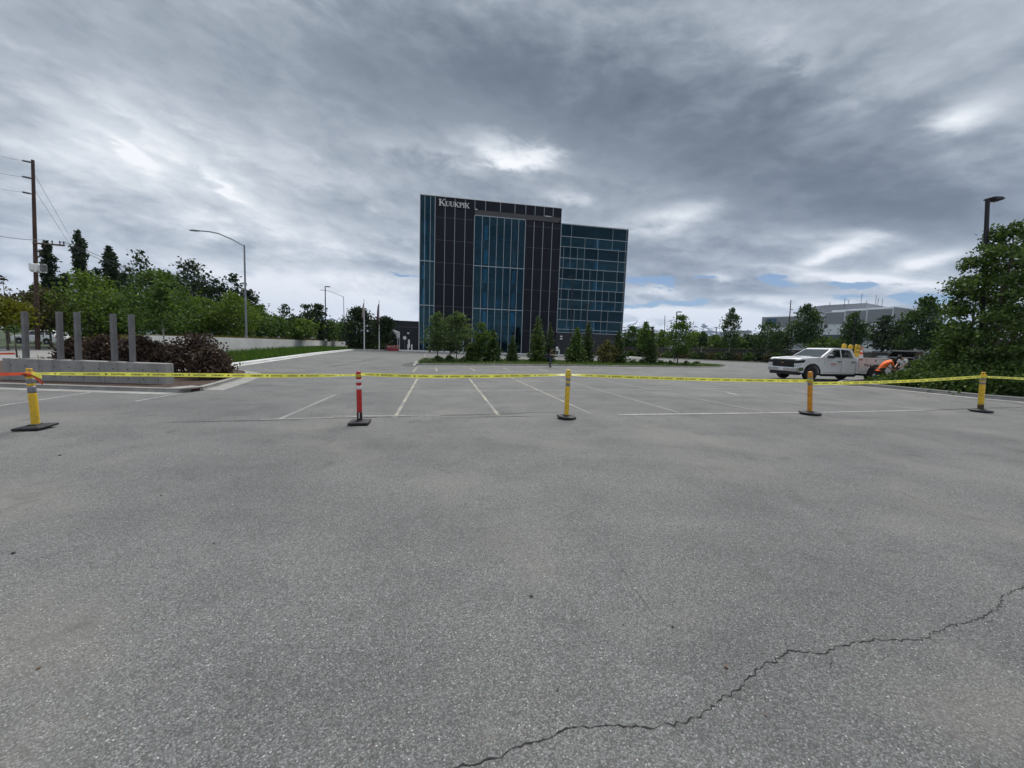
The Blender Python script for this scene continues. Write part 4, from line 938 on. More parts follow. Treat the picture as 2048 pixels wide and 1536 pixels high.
# low annex at the left with small things in front of it
ax_ = bthing('annex_building', 'low dark flat-roofed annex to the left of the glass office tower', 'building')
bb_((-9.6, -.1, 1.5, 14, 0, 5.55)).build('wall', M['panel_low'], ax_)
bb_((-9.66, -.12, 1.40, 1.498, 4.45, 4.62)).build('band', M['seam'], ax_)
bb_((-9.72, -.05, 1.38, 14.1, 5.55, 5.72)).build('coping', M['panel'], ax_)
bb_((-2.35, -2.0, 1.2, 1.49, 3.2, 3.5)).build('wall_lamp', M['white_metal'], ax_)
bb_((-8.0, -6.2, 1.42, 1.495, .15, 2.9), (-6.1, -4.4, 1.42, 1.495, .15, 2.9)).build('door', M['autoglass'], ax_)
def sign_post(px, py_top, py_base, Y, label, disc=.33, rect=None, mat='white_metal', name='sign_post'):
    b = P(px, py_base, Y); b = (b[0], b[1], gz(b[0], b[1])+.12); h = P(px, py_top, Y)[2]-b[2]
    t = thing(name, label, 'sign', b)
    MB().tube([(0, 0, 0), (0, 0, h)], .045, 8).build('post', M['steel'], t)
    m_ = MB()
    if rect: m_.box(-rect[0]/2, rect[0]/2, -.09, -.05, h-rect[1], h)
    else: m_.lathe([(disc, -.09), (disc, -.05)], 20, (0, 0, h-disc), 'y')
    m_.build('panel', M[mat], t, bevel=.01); return t
sign_post(809.5, 672, 699, 68, 'round white sign on a post before the dark annex, left of the pair')
sign_post(818, 679, 699, 68.5, 'narrow white sign on a short post before the dark annex, right of the pair', rect=(.34, 1.5))
sign_post(1113.5, 693.5, 708, 68, 'small white notice on a post before the garage door', rect=(.45, .75))
for px, lb, h in ((1118, 'white guard post by the garage door of the glass tower', 12), (816, 'white guard post nearest the annex signs', 5), (823.5, 'white guard post between the annex signs and the tower', 5)):
    b = P(px, 704, 67.2); mb = MB(); mb.lathe([(.11, 0), (.11, 1.02), (.09, 1.08), (.03, 1.1)], 12)
    o = mb.build('guard_post', M['white_metal'], smooth=False); o.location = (b[0], b[1], .12); tag(o, lb, 'guard post')
# white sail canopy on a small shelter
b = P(787, 690, 67); cn = thing('entrance_canopy', 'small white sail canopy over a pale frame in front of the annex', 'canopy', (b[0], b[1], .12)); cn.scale = (.62, .62, .84)
m_ = MB()
for x in (-1.2, 1.2):
    for y in (0, 1.8): m_.tube([(x, y, 0), (x, y, 2.6)], .07, 6)
m_.box(-1.3, 1.3, -.1, 1.9, 2.55, 2.7); m_.build('frame', M['white_metal'], cn)
m_ = MB(); m_.add([(-.3, 0, 4.3), (1.3, 0, 3.9), (1.25, 0, 2.75), (.5, 0, 3.1), (-.3, 1.9, 4.3), (1.3, 1.9, 3.9), (1.25, 1.9, 2.75), (.5, 1.9, 3.1)], [(0, 1, 2, 3), (7, 6, 5, 4), (0, 4, 5, 1), (1, 5, 6, 2), (2, 6, 7, 3), (3, 7, 4, 0)]); m_.build('sail', M['white_metal'], cn)
# red planter with pink and white flowers
b = P(786, 696, 64); pl = thing('flower_planter', 'long red planter full of pink and white flowers by the annex', 'planter', (b[0], b[1], gz(b[0], b[1])+.01), BA)
MB().prism([(-.9, 0), (.9, 0), (.95, .5), (-.95, .5)], 'y', -.4, .4).build('box', pmat('dull red planter', (.26, .03, .045), .6), pl, bevel=.03)
rs = np.random.RandomState(5); C = np.stack([rs.uniform(-1.0, 1.0, 260), rs.uniform(-.35, .35, 260), rs.uniform(.5, .95, 260)], 1)
leaf_mesh('flowers', C, .16, rs, leafmat('flower heads', [(.25, .08, .10), (.55, .30, .34), (.7, .66, .66)]), pl)
# blue and white sign at the wall's end
b = P(694, 688, 93); t = thing('information_sign', 'small blue and white sign at the far end of the retaining wall', 'sign', (b[0], b[1], gz(b[0], b[1])))
MB().box(-.55, .55, -.06, .06, .5, 1.55).build('panel', M['blue_sign'], t, bevel=.02); MB().box(-.62, .62, -.07, .07, 1.552, 1.95).build('cap', M['white_metal'], t, bevel=.03)
MB().box(-.5, -.4, -.05, .05, -.1, .5).box(.4, .5, -.05, .05, -.1, .5).build('leg', M['steel'], t)
# flagpoles
def flag(px, ptop, pbase, Y, label, mat, fz, fw):
    b = P(px, pbase, Y); h = P(px-.5, ptop, Y)[2]; t = thing('flagpole', label, 'flagpole', (b[0], b[1], 0))
    MB().tube([(0, 0, 0), (0, 0, h)], [.10, .05], 8).build('pole', M['white_metal'], t); MB().lathe([(.02, h-.05), (.13, h+.05), (.02, h+.16)], 8).build('finial', M['white_metal'], t)
    m_ = MB(); n = 9; vs = []; r = random.Random(int(px))
    for i in range(n+1):
        z = h-.4-fz*i/n
        for j in range(6): vs.append((-.06-fw*(j/5)*(.25+.75*(i/n)**.6)*(1-.25*max(0, i/n-.8)/.2), .12*math.sin(j*2.4+i*.5), z-.35*(j/5)))
    m_.add(vs, [(i*6+j, i*6+j+1, (i+1)*6+j+1, (i+1)*6+j) for i in range(n) for j in range(5)]); fo = m_.build('flag', M[mat], t, smooth=True)
    return t
flag(728.6, 600, 691, 62, 'tall white flagpole with a small faded flag, left of the two', 'flag_a', 2.2, .35)
flag(758.5, 602, 691, 64, 'tall white flagpole with a limp dark red flag, right of the two', 'flag_b', 3.2, .5)
# ================================================================ lamps and poles
def lamp(name, label, base, top, head, mat, r0, r1, arm=None, head_len=.7, head_w=.3, group=None):
    """base, top world points; head: +1 right or -1 left; arm: list of world points for a curved arm"""
    t = thing(name, label, 'lamp post', base, 0, group); b = Vector(base)
    MB().tube([(0, 0, 0), tuple(Vector(top)-b)], [r0, r1], 10).build('pole', M[mat], t)
    MB().lathe([(r0*1.9, 0), (r0*1.9, .25), (r0*1.3, .3)], 10).build('foot', M['concrete' if r0 > .07 else mat], t)
    tp = Vector(top)-b
    if arm:
        pts = [Vector(p)-b for p in arm]; MB().tube(pts, [r1*.8]*(len(pts)-1)+[r1*.6], 8).build('arm', M[mat], t); e = pts[-1]; d = (pts[-1]-pts[-2]).normalized()
        m_ = MB(); m_.add([tuple(e+d*a+Vector((0, s*w, z))) for a, w, z in ((-.1, .07, .05), (.35, .17, .06), (.75, .13, .03)) for s in (-1, 1)]+[tuple(e+d*a+Vector((0, s*w, z))) for a, w, z in ((-.1, .07, -.04), (.35, .15, -.07), (.75, .10, -.05)) for s in (-1, 1)],
              [(0, 1, 3, 2), (2, 3, 5, 4), (6, 8, 9, 7), (8, 10, 11, 9), (0, 2, 8, 6), (2, 4, 10, 8), (1, 7, 9, 3), (3, 9, 11, 5), (0, 6, 7, 1), (4, 5, 11, 10)]); m_.build('lamp_head', M[mat], t, bevel=.02)
    else:
        x0, x1 = sorted((0, head*head_len)); m_ = MB(); s = head
        m_.prism([(0, .02), (s*.15, .05), (s*head_len*.75, .05), (s*head_len, -.02), (s*head_len*.8, -.10), (s*head_len*.35, -.10), (s*.12, -.05), (0, -.05)], 'y', -head_w/2, head_w/2)
        hd = m_.build('lamp_head', M[mat], t, bevel=.025); hd.location = tp
    return t
def bz(x, y): return bank(x, y)
Y = 40; bA = P(492.5, 674, Y); bA = (bA[0], bA[1], bz(bA[0], Y)); lamp('street_lamp', 'tall grey street lamp with a long curved arm above the retaining wall', bA, P(488.5, 490, Y), -1, 'lamp_metal', .11, .075, [P(x, y, Y-d) for x, y, d in ((488.5, 492, 0), (465, 479, .3), (437, 467, .7), (420, 463.5, 1), (404, 462, 1.2), (399, 461.7, 1.3))])
Y = 100; bA = P(689, 680, Y); bA = (bA[0], bA[1], bz(bA[0], Y)); lamp('street_lamp', 'far grey street lamp with a curved arm beyond the end of the retaining wall', bA, P(687, 593, Y), -1, 'lamp_metal', .10, .07, [P(x, y, Y-d) for x, y, d in ((687, 594, 0), (672, 587, 1), (658, 582, 2), (648, 580.5, 3), (646, 580.4, 3.2))])
Y = 66; bA = P(651.5, 678, Y); bA = (bA[0], bA[1], bz(bA[0], Y)); lamp('street_lamp', 'thin dark lamp post behind the far stretch of retaining wall', bA, P(650.3, 573, Y), 1, 'dark_metal', .10, .08, head_len=.95)
Y = 52; g_ = P(1138, 722, Y); lamp('street_lamp', 'taller dark lamp post in front of the glass tower', (g_[0], Y, gz(g_[0], Y)), P(1145.8, 553, Y), -1, 'dark_metal', .085, .07, head_len=.6)
Y = 62; g_ = P(1170, 722, Y); lamp('street_lamp', 'shorter dark lamp post in front of the glass tower', (g_[0], Y, gz(g_[0], Y)), P(1174, 609, Y), 1, 'dark_metal', .085, .07, head_len=.7)
Y = 62; g_ = P(1349, 722, Y); lamp('street_lamp', 'dark lamp post rising behind the leafy island tree', (g_[0], Y, gz(g_[0], Y)), P(1353.8, 623.5, Y), 1, 'dark_metal', .12, .09, head_len=.9)
Y = 60; g_ = P(1704, 722, Y); lamp('street_lamp', 'dark lamp post in front of the far grey building', (g_[0], Y, gz(g_[0], Y)), P(1710, 637, Y), 1, 'dark_metal', .10, .08, head_len=.9)
Y = 17.5; g_ = G(1958, 786); lamp('street_lamp', 'dark square lamp post rising out of the big tree beside the hedge', (P(1958, 786, Y)[0], Y, gz(20, Y)), P(1975.5, 397, Y), 1, 'dark_metal', .085, .075, head_len=.62, head_w=.34)
# wooden utility pole
Y = 33.0; b = P(75.5, 696, Y); tp = P(65.5, 320, Y); b = (b[0], Y, gz(b[0], Y)); up = thing('utility_pole', 'tall wooden utility pole with three side insulators and a transformer bank', 'utility pole', b); B_ = Vector(b)
MB().tube([(0, 0, -.1), tuple(Vector(tp)-B_)], [.17, .105], 10).build('pole', M['wood_pole'], up)
def rel(px, py, d=0): return tuple(Vector(P(px, py, Y+d))-B_)
ins = []
for py in (325, 357, 388):
    e = P(44.5, py-4, Y-.5); ins.append(e); m_ = MB(); a_ = Vector(rel(64, py, 0)); c_ = Vector(e)-B_
    m_.tube([a_+(c_-a_)*i/12 for i in range(13)], [.045 if i in (0, 1, 12) else (.085 if i % 2 else .06) for i in range(13)], 8); m_.build('insulator', M['ceramic'], up)
m_ = MB(); a_, c_ = Vector(rel(66, 486, -.15)), Vector(rel(129, 491, -.9)); m_.tube([a_, c_], .075, 4); m_.tube([Vector(rel(71, 523, -.1)), a_.lerp(c_, .42)], .035, 4); m_.build('crossarm', M['wood_pole'], up)
pn = []
for f in (.35, .62, .86, .98):
    q = a_.lerp(c_, f); m_ = MB().lathe([(.02, 0), (.05, .08), (.03, .12), (.06, .2), (.03, .28)], 8, tuple(q+Vector((0, 0, .06)))); m_.build('pin_insulator', M['ceramic'], up); pn.append(tuple(q+B_+Vector((0, 0, .33))))
a_, c_ = Vector(rel(62, 541, -.35)), Vector(rel(93, 544, -.8)); m_ = MB(); d_ = c_-a_
m_.tube([a_+Vector((0, 0, -.05)), c_+Vector((0, 0, -.05))], .06, 4); m_.build('platform', M['white_metal'], up)
for f in (.12, .5, .84):
    q = a_+d_*f; MB().lathe([(.20, .0), (.21, .05), (.21, .55), (.17, .62), (.05, .65)], 12, tuple(q)).build('transformer', M['steel' if f > .6 else 'white_metal'], up, smooth=False)
def cable(label, a, b, sag, r=.012, n=14):
    a, b = Vector(a), Vector(b); pts = [a.lerp(b, i/n)+Vector((0, 0, -4*sag*(i/n)*(1-i/n))) for i in range(n+1)]
    o = MB().tube(pts, r, 5).build('power_cable', M['cable'], smooth=True); tag(o, label, 'cable')
for (e, py, nm) in zip(ins, (301, 340, 371), ('top', 'middle', 'lowest')): cable(nm+' power cable running left from the side insulators of the wooden pole', e, P(-60, py-12, 26), .15)
cable('slack power cable passing the crossarm of the wooden pole on the left', P(-60, 459, 26), pn[0], .2, .02)
cable('guy wire slanting down right from near the top of the wooden pole', P(67, 345, Y), P(188, 556, 62), .1, .012); cable('lower guy wire slanting down right from the middle of the wooden pole', P(68, 378, Y), P(176, 542, 62), .1, .012)
cable('upper power cable running right from the crossarm over the treetops', pn[3], P(560, 622, 150), 2.0, .022); cable('lower power cable running right from the crossarm behind the treetops', pn[2], P(548, 628, 150), 2.6, .022)
# far utility poles beyond the fence
def far_pole(px, ptop, pbase, Y, label, arm=None, lean=0):
    b = P(px-lean, pbase, Y); tp = P(px, ptop, Y); t = thing('utility_pole', label, 'utility pole', (b[0], Y, 0)); B_ = Vector((b[0], Y, 0))
    MB().tube([(0, 0, 0), tuple(Vector(tp)-B_)], [.17, .10], 7).build('pole', M['wood_pole'], t)
    if arm: MB().tube([tuple(Vector(P(px+arm[0], arm[2], Y))-B_), tuple(Vector(P(px+arm[1], arm[2]+1, Y))-B_)], .09, 4).build('crossarm', M['wood_pole'], t)
far_pole(1582, 600, 688, 100, 'tall wooden pole in front of the far grey building', (-1, 4, 618), 6)
far_pole(1330, 631, 680, 140, 'distant thin utility pole before the mountains', None, 0); far_pole(1433, 654, 685, 120, 'distant utility pole with a wide crossarm before the mountains', (-4.5, 5.5, 655), 0)
# ================================================================ trees
T = 'tree'
g1 = 'tall narrow dark trees behind the utility pole'
tree('columnar_tree', 'tall narrow dark tree nearest the utility pole', T, 108, 62, 481, 18, 660, 'dark', 'column', 5200, 0, 210, .27, g1, spread=.2, seed=1)
tree('columnar_tree', 'tallest of the narrow dark trees, in the middle of the three', T, 178, 62, 460, 17, 640, 'dark', 'column', 5200, 0, 210, .27, g1, spread=.2, seed=2, lean=(-.05, 0))
tree('columnar_tree', 'narrow dark tree furthest from the utility pole', T, 229, 62, 492, 18, 640, 'dark', 'column', 5200, 0, 210, .27, g1, spread=.2, seed=3)
g2 = 'dark background trees at the left'
for a in [('dark rounded tree between the two left columns', 141, 68, 548, 30, 'egg', 3), ('dark rounded tree between the two right columns', 204, 70, 538, 28, 'egg', 4), ('dark low tree at the left edge of the narrow trees', 86, 64, 570, 44, 'egg', 5),
          ('dark shaggy tree right of the narrow trees', 256, 70, 546, 38, 'egg', 6), ('large dark round tree behind the yellow green trees', 388, 72, 524, 92, 'egg', 8), ('dark broad tree left of the large round one', 338, 72, 546, 64, 'egg', 7),
          ('dark tree just left of the tall street lamp', 474, 74, 551, 46, 'egg', 9), ('dark tree between the large round tree and the lamp', 438, 72, 560, 56, 'egg', 10), ('dark sloping tree just right of the tall street lamp', 500, 76, 580, 44, 'egg', 11)]:
    tree('dark_tree', a[0], T, a[1], a[2], a[3], a[4], 672, 'dark', a[5], 4600 if a[4] > 60 else 2800, .8, 90 if a[4] > 60 else 60, .33, g2, seed=a[6], spread=.19)
tree('birch_tree', 'sparse airy birch sticking up among the dark trees', T, 287, 58, 500, 46, 640, 'dark', 'egg', 1000, .8, 60, .30, None, seed=12, spread=.22)
g3 = 'green trees along the bank at the left'
for a in [('broad bright green tree behind the steel posts', 182, 37, 549, 124, 672, 'light', 13, 6200), ('tall light green tree with a bare leading shoot behind the steel posts', 325, 36, 545, 112, 668, 'mid', 14, 5600), ('yellow green tree left of the street lamp', 404, 41, 598, 76, 668, 'light', 15, 4200),
          ('yellow green tree round the foot of the tall street lamp', 470, 43, 588, 78, 672, 'light', 16, 4200), ('mid green tree filling the gap behind the second steel post', 248, 39, 596, 70, 668, 'mid', 19, 3600), ('mid green tree right of the street lamp foot', 520, 48, 612, 50, 673, 'mid', 20, 2600)]:
    tree('leafy_tree', a[0], T, a[1], a[2], a[3], a[4], a[5], a[6], 'egg', a[8], None if a[1] < 200 else bank(P(a[1], 670, a[2])[0], a[2]), 64, .17, g3, seed=a[7], spread=.17, up=.6, droop=0)
m_ = None
tree('leafy_tree', 'lime green tree at the left edge of the picture', T, 12, 31, 602, 66, 656, 'lime', 'round', 3000, None, 46, .16, g3, seed=17)
tree('leafy_tree', 'rust coloured tree around the foot of the utility pole', T, 100, 36, 584, 84, 658, 'rust', 'egg', 4200, None, 55, .17, g3, seed=18)
tree('birch_tree', 'thin airy tree showing against the sky at the left edge', T, 14, 40, 552, 36, 640, 'rust', 'point', 500, None, 30, .16, None, seed=21, spread=.12)
tree('young_tree', 'young tree with a grey trunk and orange tape tied round it', T, 29, 13.6, 652, 20, 664, 'grey', 'egg', 200, None, 16, .07, None, seed=22, trunk_r=.045)
tree('young_tree', 'young tree with a pale slender trunk among the purple shrubs', T, 327, 15.6, 560, 62, 662, 'mid', 'point', 1700, None, 36, .085, None, 'birchbark', seed=23, trunk_r=.045, spread=.16)
g4 = 'purple leaved shrubs in the bed behind the sign wall'
for a in [('purple shrub behind the second and third steel posts', 158, 15.6, 677, 60, 728, 31), ('purple shrub behind the fourth steel post', 222, 15.4, 674, 76, 730, 32), ('purple shrub behind the fifth steel post', 282, 15.2, 676, 66, 732, 33), ('large purple shrub at the right end of the shrub bed', 390, 15.8, 671, 98, 742, 34), ('low purple shrub spilling over the kerb at the end of the bed', 425, 14.8, 700, 56, 746, 36)]:
    tree('purple_shrub', a[0], 'shrub', a[1], a[2], a[3], a[4], a[5], 'purple', 'dome', 4600, None, 70, .075, g4, seed=a[6], stems=5, spread=.16)
tree('green_shrub', 'dark green shrub between the purple shrubs', 'shrub', 330, 16.0, 690, 60, 738, 'dark', 'dome', 2600, None, 46, .075, None, seed=35, stems=4)
g5 = 'small trees along the top of the retaining wall'
for a in [('small green tree on the bank past the street lamp', 552, 52, 633, 46, 675, 'mid', 'round', 41, 1800), ('thin leaning tree with tufted top on the bank', 571, 54, 608, 32, 668, 'dark', 'egg', 42, 300), ('small round tree on the bank under the leaning one', 590, 58, 640, 40, 676, 'mid', 'round', 43, 1500), ('dark tree on the bank, left of a pair', 613, 66, 610, 34, 674, 'dark', 'egg', 44, 1500),
          ('dark tree on the bank, right of a pair', 637, 70, 610, 38, 674, 'dark', 'egg', 45, 1500), ('yellow green tree with a pale trunk on the bank', 610, 56, 642, 44, 672, 'light', 'round', 46, 1500), ('green tree behind the thin dark lamp post', 660, 72, 645, 46, 678, 'mid', 'round', 47, 1500), ('light green tree at the far end of the bank', 682, 80, 648, 30, 680, 'light', 'round', 48, 1100)]:
    tree('leafy_tree', a[0], T, a[1], a[2], a[3], a[4], a[5], a[6], a[7], a[9], bank(P(a[1], 676, a[2])[0], a[2]), 36, a[2]/215, g5, 'birchbark' if a[8] == 46 else 'bark', seed=a[8])
tree('leafy_tree', 'large dark round tree in front of the left flagpole', T, 718, 66, 617, 58, 690, 'dark', 'egg', 4200, None, 60, .28, None, seed=51); tree('leafy_tree', 'smaller dark round tree in front of the annex', T, 771, 65, 635, 32, 682, 'dark', 'round', 2200, None, 40, .27, None, seed=52)
g6 = 'low green hedge below the flagpoles'
for i, px in enumerate((712, 728, 744, 760, 773)): tree('hedge_shrub', 'low clipped green hedge shrub below the flagpoles', 'shrub', px, 67, 686, 24, 697, 'hedge', 'round', 700, None, 20, .3, g6, seed=60+i)
# island trees
IY = lambda px: float(np.interp(px, [840, 1060, 1200, 1440], [32.0, 37.5, 40.5, 43.5]))
g7 = 'spruce trees on the parking lot island'
for lb, px, yt, w, yb, lf, pw, sd in [('broad dark spruce left of the gap before the glass front', 985, 656, 42, 725, 'needle_blue', .8, 1), ('smaller neat dark spruce before the glass front', 1024, 668, 30, 724, 'needle_blue', .75, 2), ('tallest slim bright spruce behind the standing person', 1073.5, 628, 36, 726, 'needle', .55, 3), ('slim dark spruce just right of the tallest one', 1098, 642, 26, 722, 'needle_blue', .6, 4),
                                      ('broad bright spruce in front of the garage door', 1151, 652, 44, 727, 'needle', .62, 5), ('tall slim dark spruce behind the broad bright one', 1174, 640, 28, 722, 'needle_blue', .5, 6), ('dark spruce near the right corner of the tower', 1234, 660, 38, 727, 'needle_blue', .7, 7), ('dark slim spruce right of the tower, beside a leafy tree', 1300.5, 650, 30, 724, 'needle_blue', .65, 8)]:
    conifer('spruce_tree', lb, px, IY(px)+(1.2 if 'behind the broad' in lb else 0), yt, w, yb, lf, g7, pw, sd, 22)
tree('spruce_bush', 'brownish bushy spruce at the right corner of the tower', T, 1212, IY(1212)-.3, 682, 32, 727, 'brownneedle', 'egg', 1800, None, 40, .15, None, seed=70)
tree('spruce_bush', 'dark low bush between the leafy island tree and the spruces', 'shrub', 945, IY(945), 690, 26, 725, 'hedge', 'egg', 1400, None, 32, .14, None, seed=71)
g8 = 'leafy trees on the parking lot island'
for lb, px, yt, w, yb, lf, sd, n_ in [('greyish leafy tree at the left end of the island', 875, 627, 44, 704, 'grey', 72, 1500), ('second greyish leafy tree from the left end of the island', 913, 625, 56, 704, 'grey', 73, 2000), ('brighter leafy tree beside the dark bush on the island', 960, 646, 36, 716, 'mid', 74, 1500), ('slim leafy tree touching a dark spruce on the island', 1287, 644, 22, 706, 'mid', 75, 1100), ('round leafy tree at the right end of the island', 1357, 632, 48, 706, 'mid', 76, 2400)]:
    tree('leafy_tree', lb, T, px, IY(px), yt, w, yb, lf, 'egg', n_, None, 44, .155, g8, seed=sd, spread=.19, trunk_r=.05, lean=(.02, 0), stems=2 if sd == 76 else 1)
g9 = 'low sparse plants on the island'
for i, (px, yy, w) in enumerate(((876, 714, 16), (899, 714, 18), (927, 716, 14), (1268, 721, 14), (1283, 721, 16), (1322, 723, 14), (1340, 723, 14), (1372, 724, 14), (1392, 725, 14))): tree('low_plant', 'low sparse plant with pale stems on the island soil', 'plant', px, IY(px)-.6, yy-1, w, yy+7, 'grey', 'dome', 160, None, 14, .14, g9, seed=80+i, stems=4)
# trees and shrubs along the back fence
FA, FB, FC = Vector(P(1236, 712, 92)), Vector(P(1530, 720, 77)), Vector(P(1905, 728, 58))
def fy(px): return float(np.interp(px, [1236, 1530, 1905], [92, 77, 58]))
g10 = 'weeping birches along the back fence'
for lb, px, yt, w, yb, n_, sd, lf in [('small dark birch with a pale trunk near the mountains', 1403, 662, 22, 692, 900, 91, 'birch'), ('tall airy birch in front of the mountains', 1459, 616, 38, 692, 1700, 92, 'birch'), ('wide birch left of the far grey building', 1534, 642, 52, 700, 2000, 93, 'birch'), ('tall weeping birch in front of the far grey building', 1606, 610, 52, 684, 3200, 94, 'birch'), ('slim weeping birch above the truck bed', 1704, 626, 42, 686, 2200, 95, 'birch'), ('large weeping birch just left of the big right hand tree', 1842, 594, 66, 690, 4200, 96, 'birch')]:
    tree('birch_tree', lb, T, px, fy(px)-3.5, yt, w, yb, lf, 'weep', n_, None, 44, .27, g10, 'birchbark', seed=sd, droop=.10, trunk_r=.10, spread=.15)
g11 = 'green trees behind the back fence'
for i, (lb, px, yt, w, lf) in enumerate([('light tree behind the fence beside the tower corner', 1262, 654, 34, 'mid'), ('light tree behind the fence, second from the tower', 1288, 650, 26, 'light'), ('green tree behind the fence left of the round island tree', 1322, 662, 36, 'light'), ('green tree behind the fence right of the round island tree', 1388, 666, 38, 'light'), ('low green tree behind the fence below the distant crossarm', 1428, 672, 40, 'mid'), ('dark tree behind the fence by the small distant building', 1500, 672, 44, 'dark'), ('dark tree behind the fence left of the tall wooden pole', 1556, 664, 34, 'dark'),
                                         ('green tree behind the fence below the weeping birch', 1640, 678, 50, 'mid'), ('dark tree behind the fence above the traffic cone', 1764, 634, 44, 'dark'), ('dark tree behind the fence left of the large weeping birch', 1797, 644, 36, 'dark'), ('green tree behind the fence above the truck cab', 1680, 680, 40, 'mid'), ('dark tree behind the fence at the foot of the big right hand tree', 1890, 650, 50, 'dark'), ('green tree at the tower end of the fence', 1246, 676, 22, 'mid'), ('low green tree behind the fence between the two middle birches', 1470, 676, 40, 'mid')]):
    tree('leafy_tree', lb, T, px, fy(px)+6+(i % 3)*2, yt, w, 704, lf, 'egg', 1700, None, 40, .36, g11, seed=100+i)
g12 = 'low shrubs in a row before the back fence'
for i, px in enumerate((1262, 1280, 1310, 1334, 1352, 1368, 1386, 1402, 1420, 1437, 1455, 1476, 1496, 1516, 1535, 1550, 1572)): tree('low_shrub', 'low rounded dark shrub in the row before the back fence', 'shrub', px, fy(px)-8, 703+(px-1262)*.014+(i % 3), 20+(i*7) % 6, 716+(px-1262)*.02, ('hedge', 'dark', 'rust')[i % 3], 'dome', 420, None, 18, .26, g12, seed=120+i)
# fence
fe = thing('fence', 'long weathered slatted fence behind the far side of the parking lot', 'fence', tuple(FA)); m_ = MB(); rl = MB(); ptn = 0
for a, b in ((FA, FB), (FB, FC)):
    d = (b-a); d.z = 0; n_ = int(d.length/.16); L_ = d.length; d.normalize(); nn = Vector((-d.y, d.x, 0)); ht = 2.1 if a is FA else 2.6; hb = 2.6 if a is FA else 2.6
    rr_ = random.Random(5)
    for i in range(n_):
        p = a+d*(i*.16)-FA; h = ht+(hb-ht)*i/n_+rr_.uniform(-.03, .03); p.z = 0
        q = [p, p+d*.145, p+d*.145+nn*.03, p+nn*.03]; m_.add([(v.x, v.y, -.1) for v in q]+[(v.x, v.y, h) for v in q], [(3, 2, 1, 0), (4, 5, 6, 7), (0, 1, 5, 4), (1, 2, 6, 5), (2, 3, 7, 6), (3, 0, 4, 7)])
    p0, p1 = a-FA, b-FA; rl.tube([(p0.x-nn.x*.06, p0.y-nn.y*.06, ht+.08), (p1.x-nn.x*.06, p1.y-nn.y*.06, hb+.08)], .06, 6)
    k = int(L_/3.2)
    for i in range(k):
        p = a+d*(i*L_/k)-FA-nn*.07; h = ht+(hb-ht)*i/k; MB().tube([(p.x, p.y, -.1), (p.x, p.y, h+.1)], .055, 6).build('post', M['steel'], fe)
m_.build('slat_panel', M['fence'], fe); rl.build('rail', M['steel'], fe)
# right hand hedge and big trees
g13 = 'dense green shrubs in the right hand bed'
for lb, px, Y, yt, w, yb, sd in [('low bright shrub at the truck end of the right hand hedge', 1768, 20.6, 754, 44, 771, 141), ('rounded shrub hiding the legs of the bending worker', 1864, 20.0, 716, 84, 777, 142), ('low shrub at the kerb in the middle of the hedge', 1826, 18.4, 741, 84, 781, 143), ('tall shrub left of the big tree trunk', 1900, 18.6, 690, 110, 786, 144), ('low shrub right behind the scuffed bollard', 1935, 16.4, 732, 120, 793, 145), ('tall shrub under the big tree', 1985, 18.2, 690, 130, 790, 146), ('low shrub at the right edge of the picture', 2030, 15.6, 728, 130, 800, 147), ('tall shrub at the right edge of the picture', 2075, 17.2, 676, 130, 792, 148)]:
    tree('hedge_shrub', lb, 'shrub', px, Y, yt, w, yb, 'hedge', 'dome', 6500, None, 110, .085, g13, seed=sd, stems=6, spread=.13, up=.5)
tree('large_tree', 'large dense green tree rising behind the scuffed bollard', T, 1972, 17.0, 438, 150, 770, 'hedge', 'wide', 15500, None, 190, .088, None, seed=150, spread=.075, trunk_r=.13, lean=(.04, 0))
tree('large_tree', 'tall green tree cut by the right edge of the picture', T, 2060, 18.0, 436, 150, 770, 'hedge', 'wide', 11500, None, 150, .092, None, seed=151, spread=.08, trunk_r=.13)
tree('large_tree', 'slender leafy tree reaching left of the dark lamp post', T, 1926, 17.6, 468, 78, 770, 'hedge', 'wide', 5600, None, 95, .090, None, seed=152, spread=.10, trunk_r=.07)
